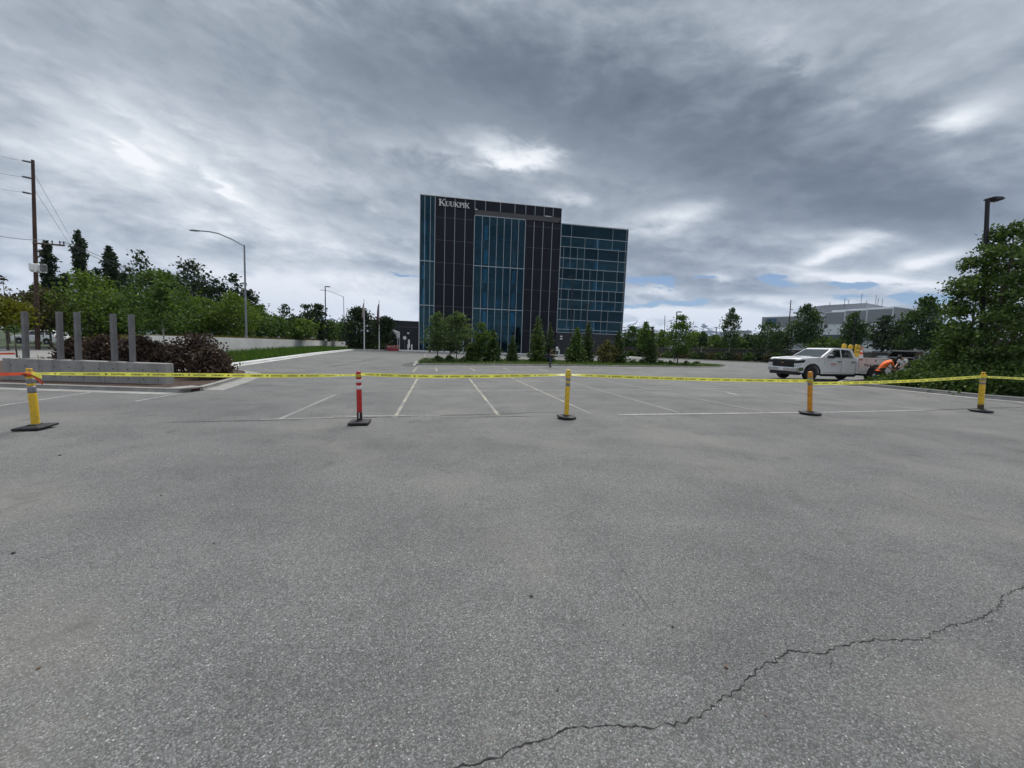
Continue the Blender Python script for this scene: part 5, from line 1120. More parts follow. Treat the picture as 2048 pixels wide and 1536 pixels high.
# ================================================================ mountains, far buildings
def mount():
    ridge = [(380, 652), (470, 640), (535, 627), (570, 634), (600, 630), (640, 641), (655, 632), (690, 642), (720, 650), (771, 632), (800, 640), (840, 655), (1000, 662), (1180, 660), (1235, 648), (1256, 644), (1285, 638), (1305, 642), (1325, 650), (1338, 641), (1349, 636), (1362, 640), (1376, 638), (1392, 645), (1408, 643), (1441, 654), (1480, 660), (1540, 652), (1640, 664), (1800, 668), (2000, 684)]
    Yr = 8000; X = [P(a, b, Yr)[0] for a, b in ridge]; Z = [P(a, b, Yr)[2] for a, b in ridge]; r = np.random.RandomState(2); xs = np.linspace(X[0], X[-1], 420); ys = np.linspace(-1900, 1500, 60)
    ph = r.uniform(0, 6.28, (26, 2)); vs = []
    for y in ys:
        for x in xs:
            h = np.interp(x, X, Z); e = max(0, 1-abs(y)/1900)**.9; rr = 0
            for i in range(20):
                f = .0016*1.33**(i % 10); rr += abs(math.sin(x*f*1.3+y*f*(.8 if i % 2 else -.6)+ph[i, 0]+1.4*math.sin(y*f*.5+ph[i, 1])))/(1.25**(i % 10))
            rr = (rr/11-.55); vs.append((x, Yr+y, max(-20, h*e*(1+rr*.9*min(1, abs(y)/500+.1)))))
    n_ = len(xs); o = MB().add(vs, [(j*n_+i, j*n_+i+1, (j+1)*n_+i+1, (j+1)*n_+i) for j in range(len(ys)-1) for i in range(n_-1)])
    m, nt = new_mat('mountain rock and snow'); out = N(nt, 'ShaderNodeOutputMaterial'); b = N(nt, 'ShaderNodeBsdfPrincipled'); g = N(nt, 'ShaderNodeNewGeometry'); s = N(nt, 'ShaderNodeSeparateXYZ'); L(nt, g.outputs['Position'], s.inputs[0])
    nz = noise(nt, g.outputs['Position'], .0042, 7, .65, 1.2); k = mathn(nt, 'ADD', mathn(nt, 'MULTIPLY', s.outputs[2], .0007), mathn(nt, 'MULTIPLY', nz, 1.5)); sn = ramp(nt, k, [(.995, (0, 0, 0)), (1.06, (1, 1, 1))])
    low = ramp(nt, noise(nt, g.outputs['Position'], .002, 6), [(.3, (.022, .030, .024)), (.7, (.075, .072, .07))]); L(nt, mixc(nt, sn, low, (.66, .69, .74)), b.inputs['Base Color']); b.inputs['Roughness'].default_value = .95; b.inputs['Specular IOR Level'].default_value = .1; L(nt, b.outputs[0], out.inputs[0])
    struct(o.build('mountains', m, smooth=False))
mount()
def far_block(label, name, quads, roof=None):
    pass
YB = 170
fb = thing('far_building', 'wide pale grey three-storey building with roof antennas behind the fence', 'building', (P(1655, 680, YB)[0], YB, 0)); o0 = Vector(fb.location)
# facade in steps: px left, px right, roof py at both ends, distance at both ends
SEG = [(1524, 1650, 637, 627.5, 196, 178), (1650, 1691, 625.5, 622, 177, 171), (1691, 1735, 622.5, 618, 170, 164), (1735, 1788, 619, 615.5, 163, 156), (1788, 1886, 616.5, 623, 156, 172)]
for (xa, xb, ya, yb, da, db) in SEG:
    a, b = Vector(P(xa, ya, da))-o0, Vector(P(xb, yb, db))-o0; d = Vector((b.x-a.x, b.y-a.y, 0)); L_ = d.length; d.normalize(); nb = Vector((-d.y, d.x, 0)); H = (a.z+b.z)/2
    def slab(z0, z1, out, dep=22, u0=0, u1=L_): 
        q = [a+d*u0-nb*out, a+d*u1-nb*out, a+d*u1+nb*dep, a+d*u0+nb*dep]; return MB().add([(v.x, v.y, z0) for v in q]+[(v.x, v.y, z1) for v in q], [(3, 2, 1, 0), (4, 5, 6, 7), (0, 1, 5, 4), (1, 2, 6, 5), (2, 3, 7, 6), (3, 0, 4, 7)])
    slab(0, H-.35, 0).build('wall', M['far_white'], fb); slab(H-.35, H, .3).build('parapet', M['far_white'], fb)
    h3 = H/4.6
    slab(H-h3*1.15, H-.5, .22, 1, .35, L_-.35).build('cladding_band', M['far_grey'], fb); slab(H-h3*2.75, H-h3*2.2, .06, 1, .1, L_-.1).build('window', M['far_band'], fb); slab(H-h3*3.55, H-h3*2.78, .2, 1, .2, L_-.2).build('cladding_band', M['far_grey'], fb)
    slab(H-h3*1.55, H-h3*1.2, .07, 1, .2, 1.6).build('window', M['autoglass'], fb); slab(H-h3*4.3, H-h3*3.7, .06, 1, .1, L_-.1).build('window', M['far_band'], fb)
a, b, c = Vector(P(1649, 613, 182))-o0, Vector(P(1733, 605.5, 170))-o0, Vector(P(1778, 609, 182))-o0
m_ = MB(); q = [a, b, c, c+Vector((0, 14, 0)), a+Vector((0, 14, 0))]; zt = b.z
m_.prism([(v.x, v.y) for v in q], 'z', 12, zt-.1); m_.build('penthouse', M['far_grey'], fb)
for px, py in ((1690, 598), (1698, 599), (1724.5, 586), (1733, 600), (1753, 590), (1757, 596), (1765.5, 597), (1660, 604)):
    tp = Vector(P(px, py, 176))-o0; m_ = MB().tube([(tp.x, tp.y, zt-1.5), tuple(tp)], .09, 5); m_.tube([(tp.x-.3, tp.y, tp.z-1), (tp.x+.3, tp.y, tp.z-1)], .07, 4); m_.build('antenna', M['steel'], fb)
a, b = Vector(P(1533, 637, 194))-o0, Vector(P(1551, 636, 191.5))-o0; m_ = MB(); m_.add([(a.x, a.y-.9, a.z-2.6), (b.x, b.y-.9, b.z-2.6), (b.x, b.y-.9, b.z-.2), (a.x, a.y-.9, a.z-.2), (a.x, a.y-.5, a.z-2.6), (b.x, b.y-.5, b.z-2.6), (b.x, b.y-.5, b.z-.2), (a.x, a.y-.5, a.z-.2)], [(3, 2, 1, 0), (4, 5, 6, 7), (0, 1, 5, 4), (1, 2, 6, 5), (2, 3, 7, 6), (3, 0, 4, 7)]); m_.build('roof_sign', M['blue_sign'], fb)
x0, x1 = P(1474, 680, 210), P(1500, 680, 210); zt = P(1485, 661, 210)[2]
t = thing('small_building', 'small distant blue grey building behind the fence right of the mountains', 'building', (x0[0], 210, 0)); w_ = x1[0]-x0[0]; MB().box(0, w_, 0, 12, 0, zt-1.2).build('wall', M['far_white'], t); MB().box(-.3, w_+.3, -.4, 12.3, zt-1.2, zt).build('roof', M['far_grey'], t); MB().box(w_*.45, w_*.7, -.1, 0, zt-5, zt-1.6).build('window', M['autoglass'], t)
x0, x1 = P(1708, 696, 84), P(1745, 696, 84); zt = P(1725, 680.5, 84)[2]; zb_ = P(1725, 696, 84)[2]
t = thing('site_trailer', 'pale grey trailer roof showing above the fence behind the truck', 'trailer', (x0[0], 84, 0)); w_ = x1[0]-x0[0]; MB().box(0, w_, 0, 3, .5, zt-.5).build('body', M['far_white'], t, bevel=.05); MB().prism([(-.1, zt-.5), (w_+.1, zt-.5), (w_-.3, zt), (.3, zt)], 'y', -.1, 3.1).build('roof', M['far_grey'], t)
# ================================================================ vehicles
def wheel(par, x, y, r, w, out, rimm='rim'):
    t = MB().lathe([(r*.62, -w/2), (r*.93, -w/2), (r, -w*.36), (r, w*.36), (r*.93, w/2), (r*.62, w/2)], 28, (0, 0, 0), 'y').build('wheel', M['tyre'], par, smooth=False)
    t.location = (x, y, r); s = out
    m_ = MB(); m_.lathe([(r*.63, s*w*.30), (r*.60, s*w*.46), (r*.52, s*w*.30), (r*.30, s*w*.33), (r*.26, s*w*.50), (r*.16, s*w*.52)], 24, (0, 0, 0), 'y'); m_.build('rim', M[rimm], t, smooth=False)
    m_ = MB()
    for k in range(8):
        a = 2*math.pi*k/8; m_.lathe([(r*.055, s*w*.335), (r*.055, s*w*.345)], 8, (math.cos(a)*r*.41, 0, math.sin(a)*r*.41), 'y')
    m_.build('rim_hole', M['plastic'], t); return t
def arch(cx, cz, r, x_hi, z_lo, n=14):
    """arch points from the rear edge over the wheel to the front edge"""
    return [(cx+r*math.cos(math.pi*i/n), cz+r*math.sin(math.pi*i/n)) for i in range(n+1)]
tr0 = G(1622, 762); TA = R_(9.5)
tk = thing('work_truck', 'white crew cab utility truck with storage boxes on its bed', 'truck', (tr0[0], tr0[1], tr0[2]), TA)
Wd = 2.04
low = [(3.03, 1.40), (3.03, .44), (.62, .42)]+arch(0, .44, .57, 0, 0)+[(-.62, .46), (-.90, .50), (-.95, .80), (-.94, 1.14), (-.90, 1.26), (-.80, 1.315), (.60, 1.415)]
MB().prism(low, 'y', 0, Wd).build('body', M['car_white'], tk, bevel=.035)
def house(pts, ins0, ins1, z0, z1, W_):
    m_ = MB(); f = lambda z: ins0+(ins1-ins0)*(z-z0)/(z1-z0); n = len(pts)
    return m_.add([(x, f(z), z) for x, z in pts]+[(x, W_-f(z), z) for x, z in pts], [tuple(range(n))[::-1], tuple(range(n, 2*n))]+[(i, (i+1) % n, n+(i+1) % n, n+i) for i in range(n)])
gh = [(.55, 1.38), (1.36, 1.90), (1.55, 1.965), (2.0, 1.985), (2.65, 1.97), (2.86, 1.90), (3.03, 1.38)]
house(gh, .035, .20, 1.38, 1.985, Wd).build('cab', M['car_white'], tk, bevel=.03)
fi = lambda z: .035+(.165)*(z-1.38)/.605
def sideglass(poly, name='window', mat='autoglass', sides=(0, 1), out=.006):
    for s in sides:
        m_ = MB(); a = [(x, (fi(z)-out) if s == 0 else Wd-fi(z)+out, z) for x, z in poly]; b = [(x, (fi(z)+.01) if s == 0 else Wd-fi(z)-.01, z) for x, z in poly]; n = len(poly)
        m_.add(a+b, [tuple(range(n)), tuple(range(n, 2*n))[::-1]]+[(i, (i+1) % n, n+(i+1) % n, n+i) for i in range(n)]).build(name, M[mat], tk)
sideglass([(.98, 1.425), (1.46, 1.80), (1.60, 1.875), (1.94, 1.89), (1.94, 1.425)]); sideglass([(2.03, 1.425), (2.03, 1.89), (2.55, 1.88), (2.70, 1.84), (2.84, 1.425)])
m_ = MB(); a, b = (.60, 1.415), (1.33, 1.883); nx, nz = -.54*.012, .842*.012
m_.add([(a[0]+nx, .13, a[1]+nz), (a[0]+nx, Wd-.13, a[1]+nz), (b[0]+nx, Wd-.26, b[1]+nz), (b[0]+nx, .26, b[1]+nz), (a[0]+.01, .13, a[1]), (a[0]+.01, Wd-.13, a[1]), (b[0]+.01, Wd-.26, b[1]), (b[0]+.01, .26, b[1])], [(0, 1, 2, 3), (4, 7, 6, 5), (0, 4, 5, 1), (2, 6, 7, 3), (1, 5, 6, 2), (0, 3, 7, 4)]); m_.build('windscreen', M['windscreen'], tk)
MB().box(-.002, .004, 0, 1, 0, 1)
m_ = MB(); m_.prism([(-.86, 1.27), (-.80, 1.365), (-.4, 1.40), (.45, 1.455), (.5, 1.40)], 'y', .55, Wd-.55); hd = m_.build('hood_bulge', M['car_white'], tk, bevel=.03)
MB().prism([(-.48, 1.385), (-.40, 1.418), (-.12, 1.436), (-.08, 1.41)], 'y', .70, Wd-.70).build('hood_scoop', M['plastic'], tk, bevel=.01)
g_ = MB().prism([(-.995, .79), (-1.0, 1.18), (-.95, 1.25), (-.90, 1.25), (-.90, .78)], 'y', .30, Wd-.30).build('grille', M['plastic'], tk, bevel=.02)
m_ = MB()
for z in (.86, .95, 1.04, 1.13): m_.box(-1.015, -.995, .34, Wd-.34, z-.012, z+.012)
m_.build('grille_bar', M['dark_metal'], g_)
MB().prism([(-.11, 0), (-.05, .04), (.05, .04), (.11, 0), (.05, -.04), (-.05, -.04)], 'z', 0, .01).build('emblem', pmat('dull gold emblem', (.25, .17, .05), .4), g_)
e_ = bpy.data.objects['emblem']; e_.rotation_euler = (R_(90), 0, R_(-90)); e_.location = (-1.016, Wd/2, 1.03)
for s, y0, y1 in ((0, .015, .30), (1, Wd-.30, Wd-.015)):
    h_ = MB().prism([(-.985, 1.02), (-.98, 1.19), (-.62, 1.22), (-.50, 1.20), (-.62, 1.06)], 'y', y0-.022 if s == 0 else y0, y1 if s == 0 else y1+.022).build('headlight', M['plastic'], tk, bevel=.01)
    MB().prism([(-.995, .86), (-.995, 1.0), (-.80, 1.0), (-.74, .94), (-.78, .86)], 'y', (y0-.019) if s == 0 else y0+.03, (y1-.03) if s == 0 else y1+.019).build('lens', M['lens'], h_, bevel=.01)
MB().prism([(-1.06, .52), (-1.07, .74), (-1.02, .785), (-.93, .785), (-.93, .50)], 'y', .05, Wd-.05).prism([(-.98, .54), (-.98, .78), (-.60, .78), (-.63, .58)], 'y', -.02, .06).prism([(-.98, .60), (-.98, .80), (-.60, .80), (-.63, .62)], 'y', Wd-.06, Wd+.02).build('bumper', M['chrome'], tk, bevel=.02)
MB().box(-1.0, -.62, .12, Wd-.12, .32, .52).build('air_dam', M['plastic'], tk, bevel=.03)
MB().box(-1.085, -1.071, Wd/2-.16, Wd/2+.16, .56, .71).build('licence_plate', M['white_metal'], tk)
m_ = MB()
for x in (.80, 1.985, 2.98): m_.box(x-.006, x+.006, -.003, .01, .52 if x != .8 else .98, 1.40)
m_.box(.80, 2.98, -.003, .01, .515, .527); m_.box(.62, 3.0, -.002, .01, 1.392, 1.404); m_.build('door_gap', M['seam'], tk)
for x in (1.70, 2.68): MB().box(x, x+.22, -.045, .0, 1.16, 1.205).build('door_handle', M['plastic'], tk, bevel=.01)
mr = MB().box(.93, 1.06, -.36, -.10, 1.36, 1.70).build('mirror', M['plastic'], tk, bevel=.03); MB().box(.915, .93, -.33, -.13, 1.52, 1.62).build('mirror_glass', M['lens'], mr)
MB().tube([(1.0, -.12, 1.42), (1.02, .05, 1.40)], .04, 6).build('mirror_arm', M['plastic'], mr)
mr = MB().box(.93, 1.06, Wd+.10, Wd+.36, 1.36, 1.70).build('mirror', M['plastic'], tk, bevel=.03)
m_ = MB(); r = random.Random(3); x = 1.22
while x < 1.60: w_ = r.uniform(.02, .045); m_.box(x, x+w_, -.004, .0, 1.005, 1.065); x += w_+.012
x = 1.30
while x < 1.52: w_ = r.uniform(.012, .03); m_.box(x, x+w_, -.004, .0, .90, .93); x += w_+.010
m_.build('door_lettering', M['red_sign'], tk)
m_ = MB(); m_.box(-.6, 5.4, .45, Wd-.45, .40, .62); m_.box(.65, 3.0, .10, Wd-.1, .33, .43); m_.tube([(1.2, .5, .36), (3.6, .5, .36)], .10, 8); m_.tube([(0, .2, .44), (0, Wd-.2, .44)], .09, 8); m_.tube([(4.4, .2, .44), (4.4, Wd-.2, .44)], .11, 8); m_.build('chassis', M['plastic'], tk)
m_ = MB(); a_ = arch(0, .44, .585, 0, 0); a2 = arch(0, .44, .535, 0, 0); n = len(a_)
for y0, y1 in ((-.012, .03), (Wd-.03, Wd+.012)): m_.add([(x, y0, z) for x, z in a_]+[(x, y0, z) for x, z in a2]+[(x, y1, z) for x, z in a_]+[(x, y1, z) for x, z in a2], [(i, i+1, n+i+1, n+i) for i in range(n-1)]+[(2*n+i, 3*n+i, 3*n+i+1, 2*n+i+1) for i in range(n-1)]+[(i, 2*n+i, 2*n+i+1, i+1) for i in range(n-1)]+[(n+i, n+i+1, 3*n+i+1, 3*n+i) for i in range(n-1)])
m_.build('wheel_arch', M['plastic'], tk)
for x, y, s in ((0, .15, -1), (0, Wd-.15, 1), (4.4, .13, -1), (4.4, Wd-.13, 1)): wheel(tk, x, y, .42, .27, s)
sb_poly = [(3.10, 1.46), (3.10, .50), (3.80, .50)]+arch(4.4, .46, .58, 0, 0)[::-1]+[(5.62, .52), (5.62, 1.46)]
for y0, y1 in ((-.03, .46), (Wd-.46, Wd+.03)): MB().prism(sb_poly, 'y', y0, y1).build('storage_box', M['car_white'], tk, bevel=.015)
MB().box(3.10, 5.60, .462, Wd-.462, .84, .90).box(3.11, 3.16, .463, Wd-.463, .90, 1.44).box(5.55, 5.60, .463, Wd-.463, .90, 1.40).build('bed', M['car_white'], tk)
m_ = MB()
for x in (3.16, 3.70, 5.02, 5.56): m_.box(x-.006, x+.006, -.034, -.02, .60 if x < 3.8 or x > 5.1 else 1.02, 1.40)
m_.box(3.70, 5.02, -.034, -.02, 1.075, 1.087); m_.box(3.16, 3.70, -.034, -.02, .60, .612); m_.box(5.02, 5.56, -.034, -.02, .60, .612); m_.box(3.12, 5.6, -.034, -.02, 1.395, 1.407); m_.build('compartment_gap', M['seam'], tk)
for x, z in ((3.62, 1.05), (4.36, 1.30), (5.10, 1.05)): MB().box(x-.04, x+.04, -.055, -.03, z-.06, z+.06).build('latch', M['steel'], tk, bevel=.01)
for x in (3.82, 4.02): MB().lathe([(.055, -.045), (.055, -.031)], 14, (x, 0, 1.0), 'y').build('filler_cap', M['plastic'], tk)
MB().box(3.2, 3.42, -.036, -.03, 1.30, 1.37).build('box_lettering', M['red_sign'], tk)
a_ = arch(4.4, .46, .60, 0, 0); a2 = arch(4.4, .46, .54, 0, 0); m_ = MB()
for y0, y1 in ((-.045, 0), (Wd, Wd+.045)): m_.add([(x, y0, z) for x, z in a_]+[(x, y0, z) for x, z in a2]+[(x, y1, z) for x, z in a_]+[(x, y1, z) for x, z in a2], [(i, i+1, n+i+1, n+i) for i in range(n-1)]+[(2*n+i, 3*n+i, 3*n+i+1, 2*n+i+1) for i in range(n-1)]+[(i, 2*n+i, 2*n+i+1, i+1) for i in range(n-1)]+[(n+i, n+i+1, 3*n+i+1, 3*n+i) for i in range(n-1)])
m_.build('wheel_arch', M['plastic'], tk); MB().box(5.625, 5.85, .1, Wd-.1, .50, .70).build('rear_bumper', M['plastic'], tk, bevel=.02)
MB().tube([(1.75, .9, 1.985), (1.95, .9, 2.04)], .02, 6).build('antenna', M['plastic'], tk)
def on_bed(px, py, Y=23.25): 
    q = P(px, py, Y); return (q[0], q[1], tr0[2]+.905)
# load on the bed
q = on_bed(1723.5, 700); cn = thing('traffic_cone', 'orange and white striped traffic cone standing in the truck bed', 'cone', q)
H_ = P(1724, 694, q[1])[2]-q[2]; k = lambda z: .17-.145*z/H_
MB().box(-.19, .19, -.19, .19, 0, .035).build('base', M['rubber'], cn, bevel=.01); MB().lathe([(k(.036), .036), (k(H_), H_), (.01, H_+.002)], 20).build('cone', pmat('cone orange', (.75, .09, .03), .5), cn)
MB().lathe([(k(z)+.004, z) for z in (H_*.42, H_*.62)], 20).lathe([(k(z)+.004, z) for z in (H_*.74, H_*.86)], 20).build('reflective_band', M['reflect_w'], cn)
def ysign(px, ytop, w, lb, kind):
    q = on_bed(px, 705, 23.1); H_ = P(px, ytop, q[1])[2]-q[2]; t = thing('warning_lamp' if kind else 'warning_board', lb, 'warning lamp' if kind else 'warning board', q, TA)
    if kind:
        MB().box(-.09, .09, -.06, .06, 0, H_-.24).build('body', M['rubber'], t, bevel=.02); MB().lathe([(.11, -.07), (.15, -.04), (.15, .04), (.11, .07)], 18, (0, 0, H_-.14), 'y').build('lens', M['yellow'], t); MB().lathe([(.165, -.03), (.175, 0), (.165, .03)], 18, (0, 0, H_-.14), 'y').build('rim', M['yellow'], t)
    else:
        MB().prism([(-w/2, 0), (w/2, 0), (w*.42, H_-.06), (w*.25, H_), (-w*.25, H_), (-w*.42, H_-.06)], 'y', -.03, .03).build('board', M['yellow'], t, bevel=.01)
        m_ = MB()
        for z in (.42, .66, .84): m_.box(-w*.36, w*.36, -.034, -.03, H_*z-.025, H_*z+.025)
        m_.build('stripe', M['ink'], t)
ysign(1687, 688, .3, 'yellow round warning lamp nearest the truck cab', 1); ysign(1700, 690, .3, 'yellow round warning lamp between its twin and the tall yellow board', 1); ysign(1713.5, 689, .40, 'tall yellow board with dark bands in the truck bed beside the cone', 0)
def suv(name, label, loc, rz, paint, hatch=False, L_=4.7, W_=1.9):
    t = thing(name, label, 'car', loc, rz); r = .35; x1, x2 = .92, L_-.95
    poly = [(L_-.05, .98), (L_, .6), (L_-.06, .34)]+arch(x2, .35, .42, 0, 0)+arch(x1, .35, .42, 0, 0)+[(.08, .30), (.0, .55), (.05, .82), (.30, .95), (1.25, 1.05), (L_-.2, 1.06)]
    MB().prism(poly, 'y', 0, W_).build('body', M[paint], t, bevel=.05)
    g = [(1.15, 1.03), (1.95, 1.58), (2.3, 1.68), (L_-.8, 1.68), (L_-.38, 1.58), (L_-.10, 1.03)]; m_ = MB(); f = lambda z: .05+.20*(z-1.03)/.65; n = len(g)
    m_.add([(x, f(z), z) for x, z in g]+[(x, W_-f(z), z) for x, z in g], [tuple(range(n))[::-1], tuple(range(n, 2*n))]+[(i, (i+1) % n, n+(i+1) % n, n+i) for i in range(n)]).build('cabin', M[paint], t, bevel=.04)
    for pw in ([(1.55, 1.09), (2.10, 1.53), (2.62, 1.58), (2.62, 1.09)], [(2.72, 1.09), (2.72, 1.58), (3.42, 1.58), (3.52, 1.09)], [(3.62, 1.09), (3.54, 1.57), (L_-.72, 1.55), (L_-.42, 1.12)]):
        for s in (0, 1):
            m_ = MB(); k = len(pw); a = [(x, f(z)-.006 if s == 0 else W_-f(z)+.006, z) for x, z in pw]; b = [(x, f(z)+.01 if s == 0 else W_-f(z)-.01, z) for x, z in pw]
            m_.add(a+b, [tuple(range(k)), tuple(range(k, 2*k))[::-1]]+[(i, (i+1) % k, k+(i+1) % k, k+i) for i in range(k)]).build('window', M['autoglass'], t)
    m_ = MB(); m_.add([(1.22-.008, .14, 1.085+.01), (1.22-.008, W_-.14, 1.085+.01), (1.92-.008, W_-.27, 1.567+.01), (1.92-.008, .27, 1.567+.01), (1.24, .14, 1.08), (1.24, W_-.14, 1.08), (1.94, W_-.27, 1.56), (1.94, .27, 1.56)], [(0, 1, 2, 3), (4, 7, 6, 5), (0, 4, 5, 1), (2, 6, 7, 3), (1, 5, 6, 2), (0, 3, 7, 4)]); m_.build('windscreen', M['lens' if hatch else 'windscreen'], t)
    for y0, y1 in ((.06, .45), (W_-.45, W_-.06)): MB().prism([(.02, .66), (.03, .78), (.28, .86), (.30, .72)], 'y', y0-.03 if y0 < 1 else y0, y1 if y0 < 1 else y1+.03).build('headlight', M['lens'], t, bevel=.02)
    MB().box(-.015, .05, .55, W_-.55, .55, .78).build('grille', M['plastic'], t, bevel=.02); MB().box(-.03, .1, .1, W_-.1, .32, .52).build('bumper', M['plastic'], t, bevel=.03)
    for x in (x1, x2):
        for y, s in ((.12, -1), (W_-.12, 1)): wheel(t, x, y, r, .22, s)
    if hatch:
        m_ = MB(); m_.add([(L_-.55, .25, 1.70), (L_-.55, W_-.25, 1.70), (L_+.75, W_-.15, 2.12), (L_+.75, .15, 2.12), (L_-.5, .25, 1.62), (L_-.5, W_-.25, 1.62), (L_+.85, W_-.15, 2.0), (L_+.85, .15, 2.0)], [(0, 1, 2, 3), (7, 6, 5, 4), (0, 4, 5, 1), (1, 5, 6, 2), (2, 6, 7, 3), (3, 7, 4, 0)]); m_.build('tailgate', M[paint], t, bevel=.03)
    else:
        for y0, y1 in ((.06, .26), (W_-.26, W_-.06)): MB().box(L_-.04, L_+.015, y0, y1, .8, 1.15).build('tail_light', M['red'], t, bevel=.02)
    return t
q = P(20, 690, 41); suv('parked_car', 'white car parked across the street behind the utility pole', (q[0], q[1], gz(q[0], q[1])), R_(4), 'car_white')
q = G(1826, 752); q = P(1832, 738, 27.5); suv('parked_car', 'black car with its tailgate raised behind the two workers', (29.3, 31.0, gz(29.3, 31.0)), R_(240), 'car_black', True)
# ================================================================ people
def skin(name, V, E, Rr, mat, parent=None, root=0, sub=2):
    me = bpy.data.meshes.new(name); me.from_pydata([tuple(v) for v in V], E, [])
    bm = bmesh.new(); bm.from_mesh(me); ly = bm.verts.layers.skin.verify(); bm.verts.ensure_lookup_table()
    for i, v in enumerate(bm.verts): v[ly].radius = (Rr[i], Rr[i]) if not isinstance(Rr[i], tuple) else Rr[i]; v[ly].use_root = (i == root)
    bm.to_mesh(me); bm.free(); o = bpy.data.objects.new(name, me); COL.objects.link(o)
    o.modifiers.new('skin', 'SKIN').use_smooth_shade = True; s = o.modifiers.new('sub', 'SUBSURF'); s.levels = sub; s.render_levels = sub
    dg = bpy.context.evaluated_depsgraph_get(); dg.update(); nm = bpy.data.meshes.new_from_object(o.evaluated_get(dg)); o.modifiers.clear(); o.data = nm; bpy.data.meshes.remove(me)
    nm.materials.clear(); nm.materials.append(mat)
    for p in nm.polygons: p.use_smooth = True
    if parent: o.parent = parent
    return o
def person(label, loc, rz, J, shirt, trousers, hair='hair', cap=None, sc=1.0):
    """J: joints of the pose in metres"""
    t = thing('person', label, 'person', loc, rz); t.scale = (sc, sc, sc); J = {k: Vector(v) for k, v in J.items()}
    V = []; E = []; Rr = []; ix = {}
    def add(k, p, r, par=None):
        ix[k] = len(V); V.append(p); Rr.append(r)
        if par: E.append((ix[par], ix[k]))
    up = (J['crown']-J['neck']).normalized(); face = J['face'].normalized()
    add('pelvis', J['pelvis'], .13); add('waist', J['pelvis'].lerp(J['chest'], .45), .115, 'pelvis'); add('chest', J['chest'], .14, 'waist'); add('neck', J['neck'], .058, 'chest')
    hc = J['neck'].lerp(J['crown'], .55); add('jaw', J['neck'].lerp(J['crown'], .3)+face*.02, .068, 'neck'); add('head', hc, .088, 'jaw'); add('crown', J['neck'].lerp(J['crown'], .9), .07, 'head'); add('nose', hc+face*.118-up*.02, .012, 'head')
    for s in 'LR':
        add('sh'+s, J['sh'+s], .062, 'chest'); add('el'+s, J['el'+s], .045, 'sh'+s); add('wr'+s, J['wr'+s], .030, 'el'+s)
        d = (J['wr'+s]-J['el'+s]).normalized(); h = J.get('hand'+s, d); h = Vector(h).normalized(); sd = h.orthogonal().normalized() if abs(h.z) > .9 else h.cross(Vector((0, 0, 1))).normalized(); dn_ = h.cross(sd).normalized()
        if dn_.z > 0: dn_ = -dn_
        pm = J['wr'+s]+h*.075; add('pa'+s, pm, .034, 'wr'+s)
        for i, (o_, l_) in enumerate(((-.033, .062), (-.011, .074), (.011, .070), (.033, .054))):
            b_ = pm+sd*o_+h*.02; add(f'f{i}a'+s, b_+h*l_*.5+dn_*.008, .0095, 'pa'+s); add(f'f{i}b'+s, b_+h*l_*.85+dn_*.034, .008, f'f{i}a'+s)
        add('tha'+s, pm-h*.03-sd*.045, .011, 'pa'+s); add('thb'+s, pm+h*.005-sd*.068+dn_*.02, .009, 'tha'+s)
        add('hi'+s, J['hi'+s], .095, 'pelvis'); add('kn'+s, J['kn'+s], .062, 'hi'+s); add('an'+s, J['an'+s], .042, 'kn'+s); add('to'+s, J['to'+s], .034, 'an'+s)
    skin('body', V, E, Rr, M['skin'], t)
    g = lambda k: V[ix[k]]
    ks = ['pelvis', 'waist', 'chest', 'shL', 'shR', 'nk', 'slL', 'slR']; vv = [g('pelvis'), g('waist'), g('chest'), g('shL'), g('shR'), J['chest'].lerp(J['neck'], .6), g('shL').lerp(g('elL'), .75), g('shR').lerp(g('elR'), .75), g('pelvis')+Vector((-.02, 0, -.14))]
    skin('shirt', vv, [(0, 1), (1, 2), (2, 3), (2, 4), (2, 5), (3, 6), (4, 7), (0, 8)], [.168, .155, .172, .080, .080, .085, .070, .070, .172], M[shirt], t)
    vv = [g('pelvis'), g('hiL'), g('knL'), g('anL'), g('hiR'), g('knR'), g('anR')]; skin('trousers', vv, [(0, 1), (1, 2), (2, 3), (0, 4), (4, 5), (5, 6)], [.150, .112, .080, .066, .112, .080, .066], M[trousers], t)
    for s in 'LR':
        skin('shoe', [g('an'+s)+Vector((0, 0, -.01)), g('an'+s).lerp(g('to'+s), .5), g('to'+s)], [(0, 1), (1, 2)], [.056, .052, .045], M['rubber'], t)
    if cap:
        b_ = hc+up*.03; skin('cap', [b_-face*.015, b_+up*.055-face*.005, b_+up*.02+face*.10, b_+up*.01+face*.17], [(0, 1), (0, 2), (2, 3)], [.104, .085, .05, .03], M[cap], t)
    else: skin('hair', [hc-face*.035+up*.015, hc-face*.01+up*.06, hc+face*.02+up*.075, hc-face*.055-up*.035], [(0, 1), (1, 2), (0, 3)], [.098, .09, .06, .06], M[hair], t)
    sd = face.cross(up).normalized(); m_ = MB()
    for s in (-1, 1):
        c = hc+face*.083+sd*s*.032+up*.008; m_.lathe([(.004, -.008), (.011, 0), (.004, .008)], 8, tuple(c), 'y')
    m_.build('eyes', M['ink'], t)
    m_ = MB(); c = hc+face*.082-up*.055; m_.tube([c-sd*.025, c+face*.006, c+sd*.025], .006, 6); m_.build('mouth', pmat('lips', (.30, .12, .10), .5), t)
    m_ = MB()
    for s in (-1, 1): c = hc+sd*s*.088-up*.005; m_.tube([c+up*.03, c+sd*s*.012, c-up*.03], [.008, .014, .008], 8)
    m_.build('ears', M['skin'], t); return t
q = G(1100, 734.5)
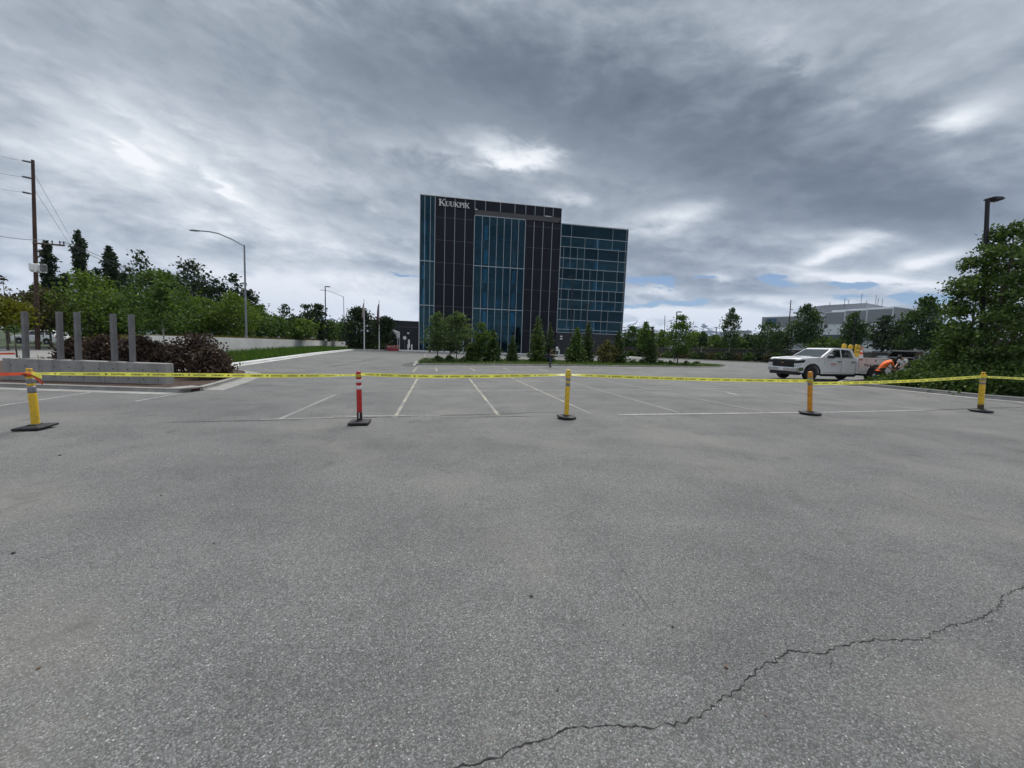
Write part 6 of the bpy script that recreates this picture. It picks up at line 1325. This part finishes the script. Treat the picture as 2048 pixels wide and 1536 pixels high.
person('person in dark clothes standing on the lot looking down at something in both hands', q, R_(-12), dict(pelvis=(0, 0, .90), chest=(.02, 0, 1.24), neck=(.05, 0, 1.40), crown=(.13, 0, 1.60), face=(.8, -.1, -.6), shL=(.02, .18, 1.33), shR=(.02, -.18, 1.33), elL=(.03, .22, 1.06), elR=(.03, -.23, 1.06), wrL=(.26, .09, 1.10), wrR=(.26, -.10, 1.08),
   hiL=(0, .10, .86), hiR=(0, -.10, .86), knL=(.03, .12, .47), knR=(.02, -.11, .47), anL=(-.02, .13, .08), anR=(-.03, -.12, .08), toL=(.14, .15, .04), toR=(.13, -.14, .04)), 'dark_cloth', 'jeans', sc=.93)
dv = thing('camera_device', 'dark handheld device in the hands of the standing person', 'device', (q[0]+.33, q[1]-.07, q[2]+1.0), R_(-12)); MB().box(-.06, .10, -.13, .13, 0, .05).build('body', M['plastic'], dv, bevel=.01); MB().lathe([(.035, .051), (.035, .09)], 10, (.03, 0, 0)).build('knob', M['yellow'], dv)
bg = MB().box(-.16, .10, -.11, .11, -.22, .16).build('shoulder_bag', M['dark_cloth'], bevel=.05); bg.location = (q[0]-.26, q[1]+.05, q[2]+.90); tag(bg, 'black bag hanging at the hip of the standing person', 'bag')
q = (21.72, 21.75); q = gp(*q)
person('worker in a bright orange shirt bending far forward behind the truck', q, R_(-8), dict(pelvis=(-.10, 0, .84), chest=(.24, 0, 1.24), neck=(.38, 0, 1.35), crown=(.61, 0, 1.37), face=(.5, 0, -.85), shL=(.29, .19, 1.23), shR=(.29, -.19, 1.23), elL=(.42, .22, .95), elR=(.43, -.21, .95), wrL=(.64, .12, .80), wrR=(.64, -.10, .80),
   hiL=(-.10, .10, .77), hiR=(-.10, -.10, .77), knL=(.10, .13, .42), knR=(.10, -.13, .42), anL=(-.08, .14, .08), anR=(-.08, -.14, .08), toL=(.10, .16, .04), toR=(.10, -.16, .04)), 'orange_cloth', 'khaki')
q = gp(24.05, 22.75)
person('worker in a white shirt and dark cap stooping beside the orange shirted one', q, R_(186), dict(pelvis=(0, 0, .95), chest=(.14, 0, 1.32), neck=(.24, 0, 1.46), crown=(.42, 0, 1.60), face=(.7, 0, -.7), shL=(.15, .19, 1.38), shR=(.15, -.19, 1.38), elL=(.20, .24, 1.10), elR=(.20, -.24, 1.10), wrL=(.42, .14, .98), wrR=(.42, -.14, .98),
   hiL=(0, .10, .91), hiR=(0, -.10, .91), knL=(.05, .12, .49), knR=(.03, -.12, .49), anL=(0, .13, .08), anR=(-.02, -.13, .08), toL=(.17, .15, .04), toR=(.16, -.15, .04)), 'white_cloth', 'dark_cloth', cap='dark_cloth')
# ================================================================ air
HAZE = 6.0e-5
if HAZE:
    hz = MB().box(-9500, 9500, -3400, 10200, -40, 900).build('haze', M['ink']); struct(hz, 'stuff'); hz.data.materials.clear()
    m, nt = new_mat('haze air'); out = N(nt, 'ShaderNodeOutputMaterial'); v = N(nt, 'ShaderNodeVolumePrincipled'); v.inputs['Color'].default_value = (.50, .68, 1.0, 1); v.inputs['Density'].default_value = HAZE; v.inputs['Anisotropy'].default_value = .2; L(nt, v.outputs[0], out.inputs['Volume']); hz.data.materials.append(m)
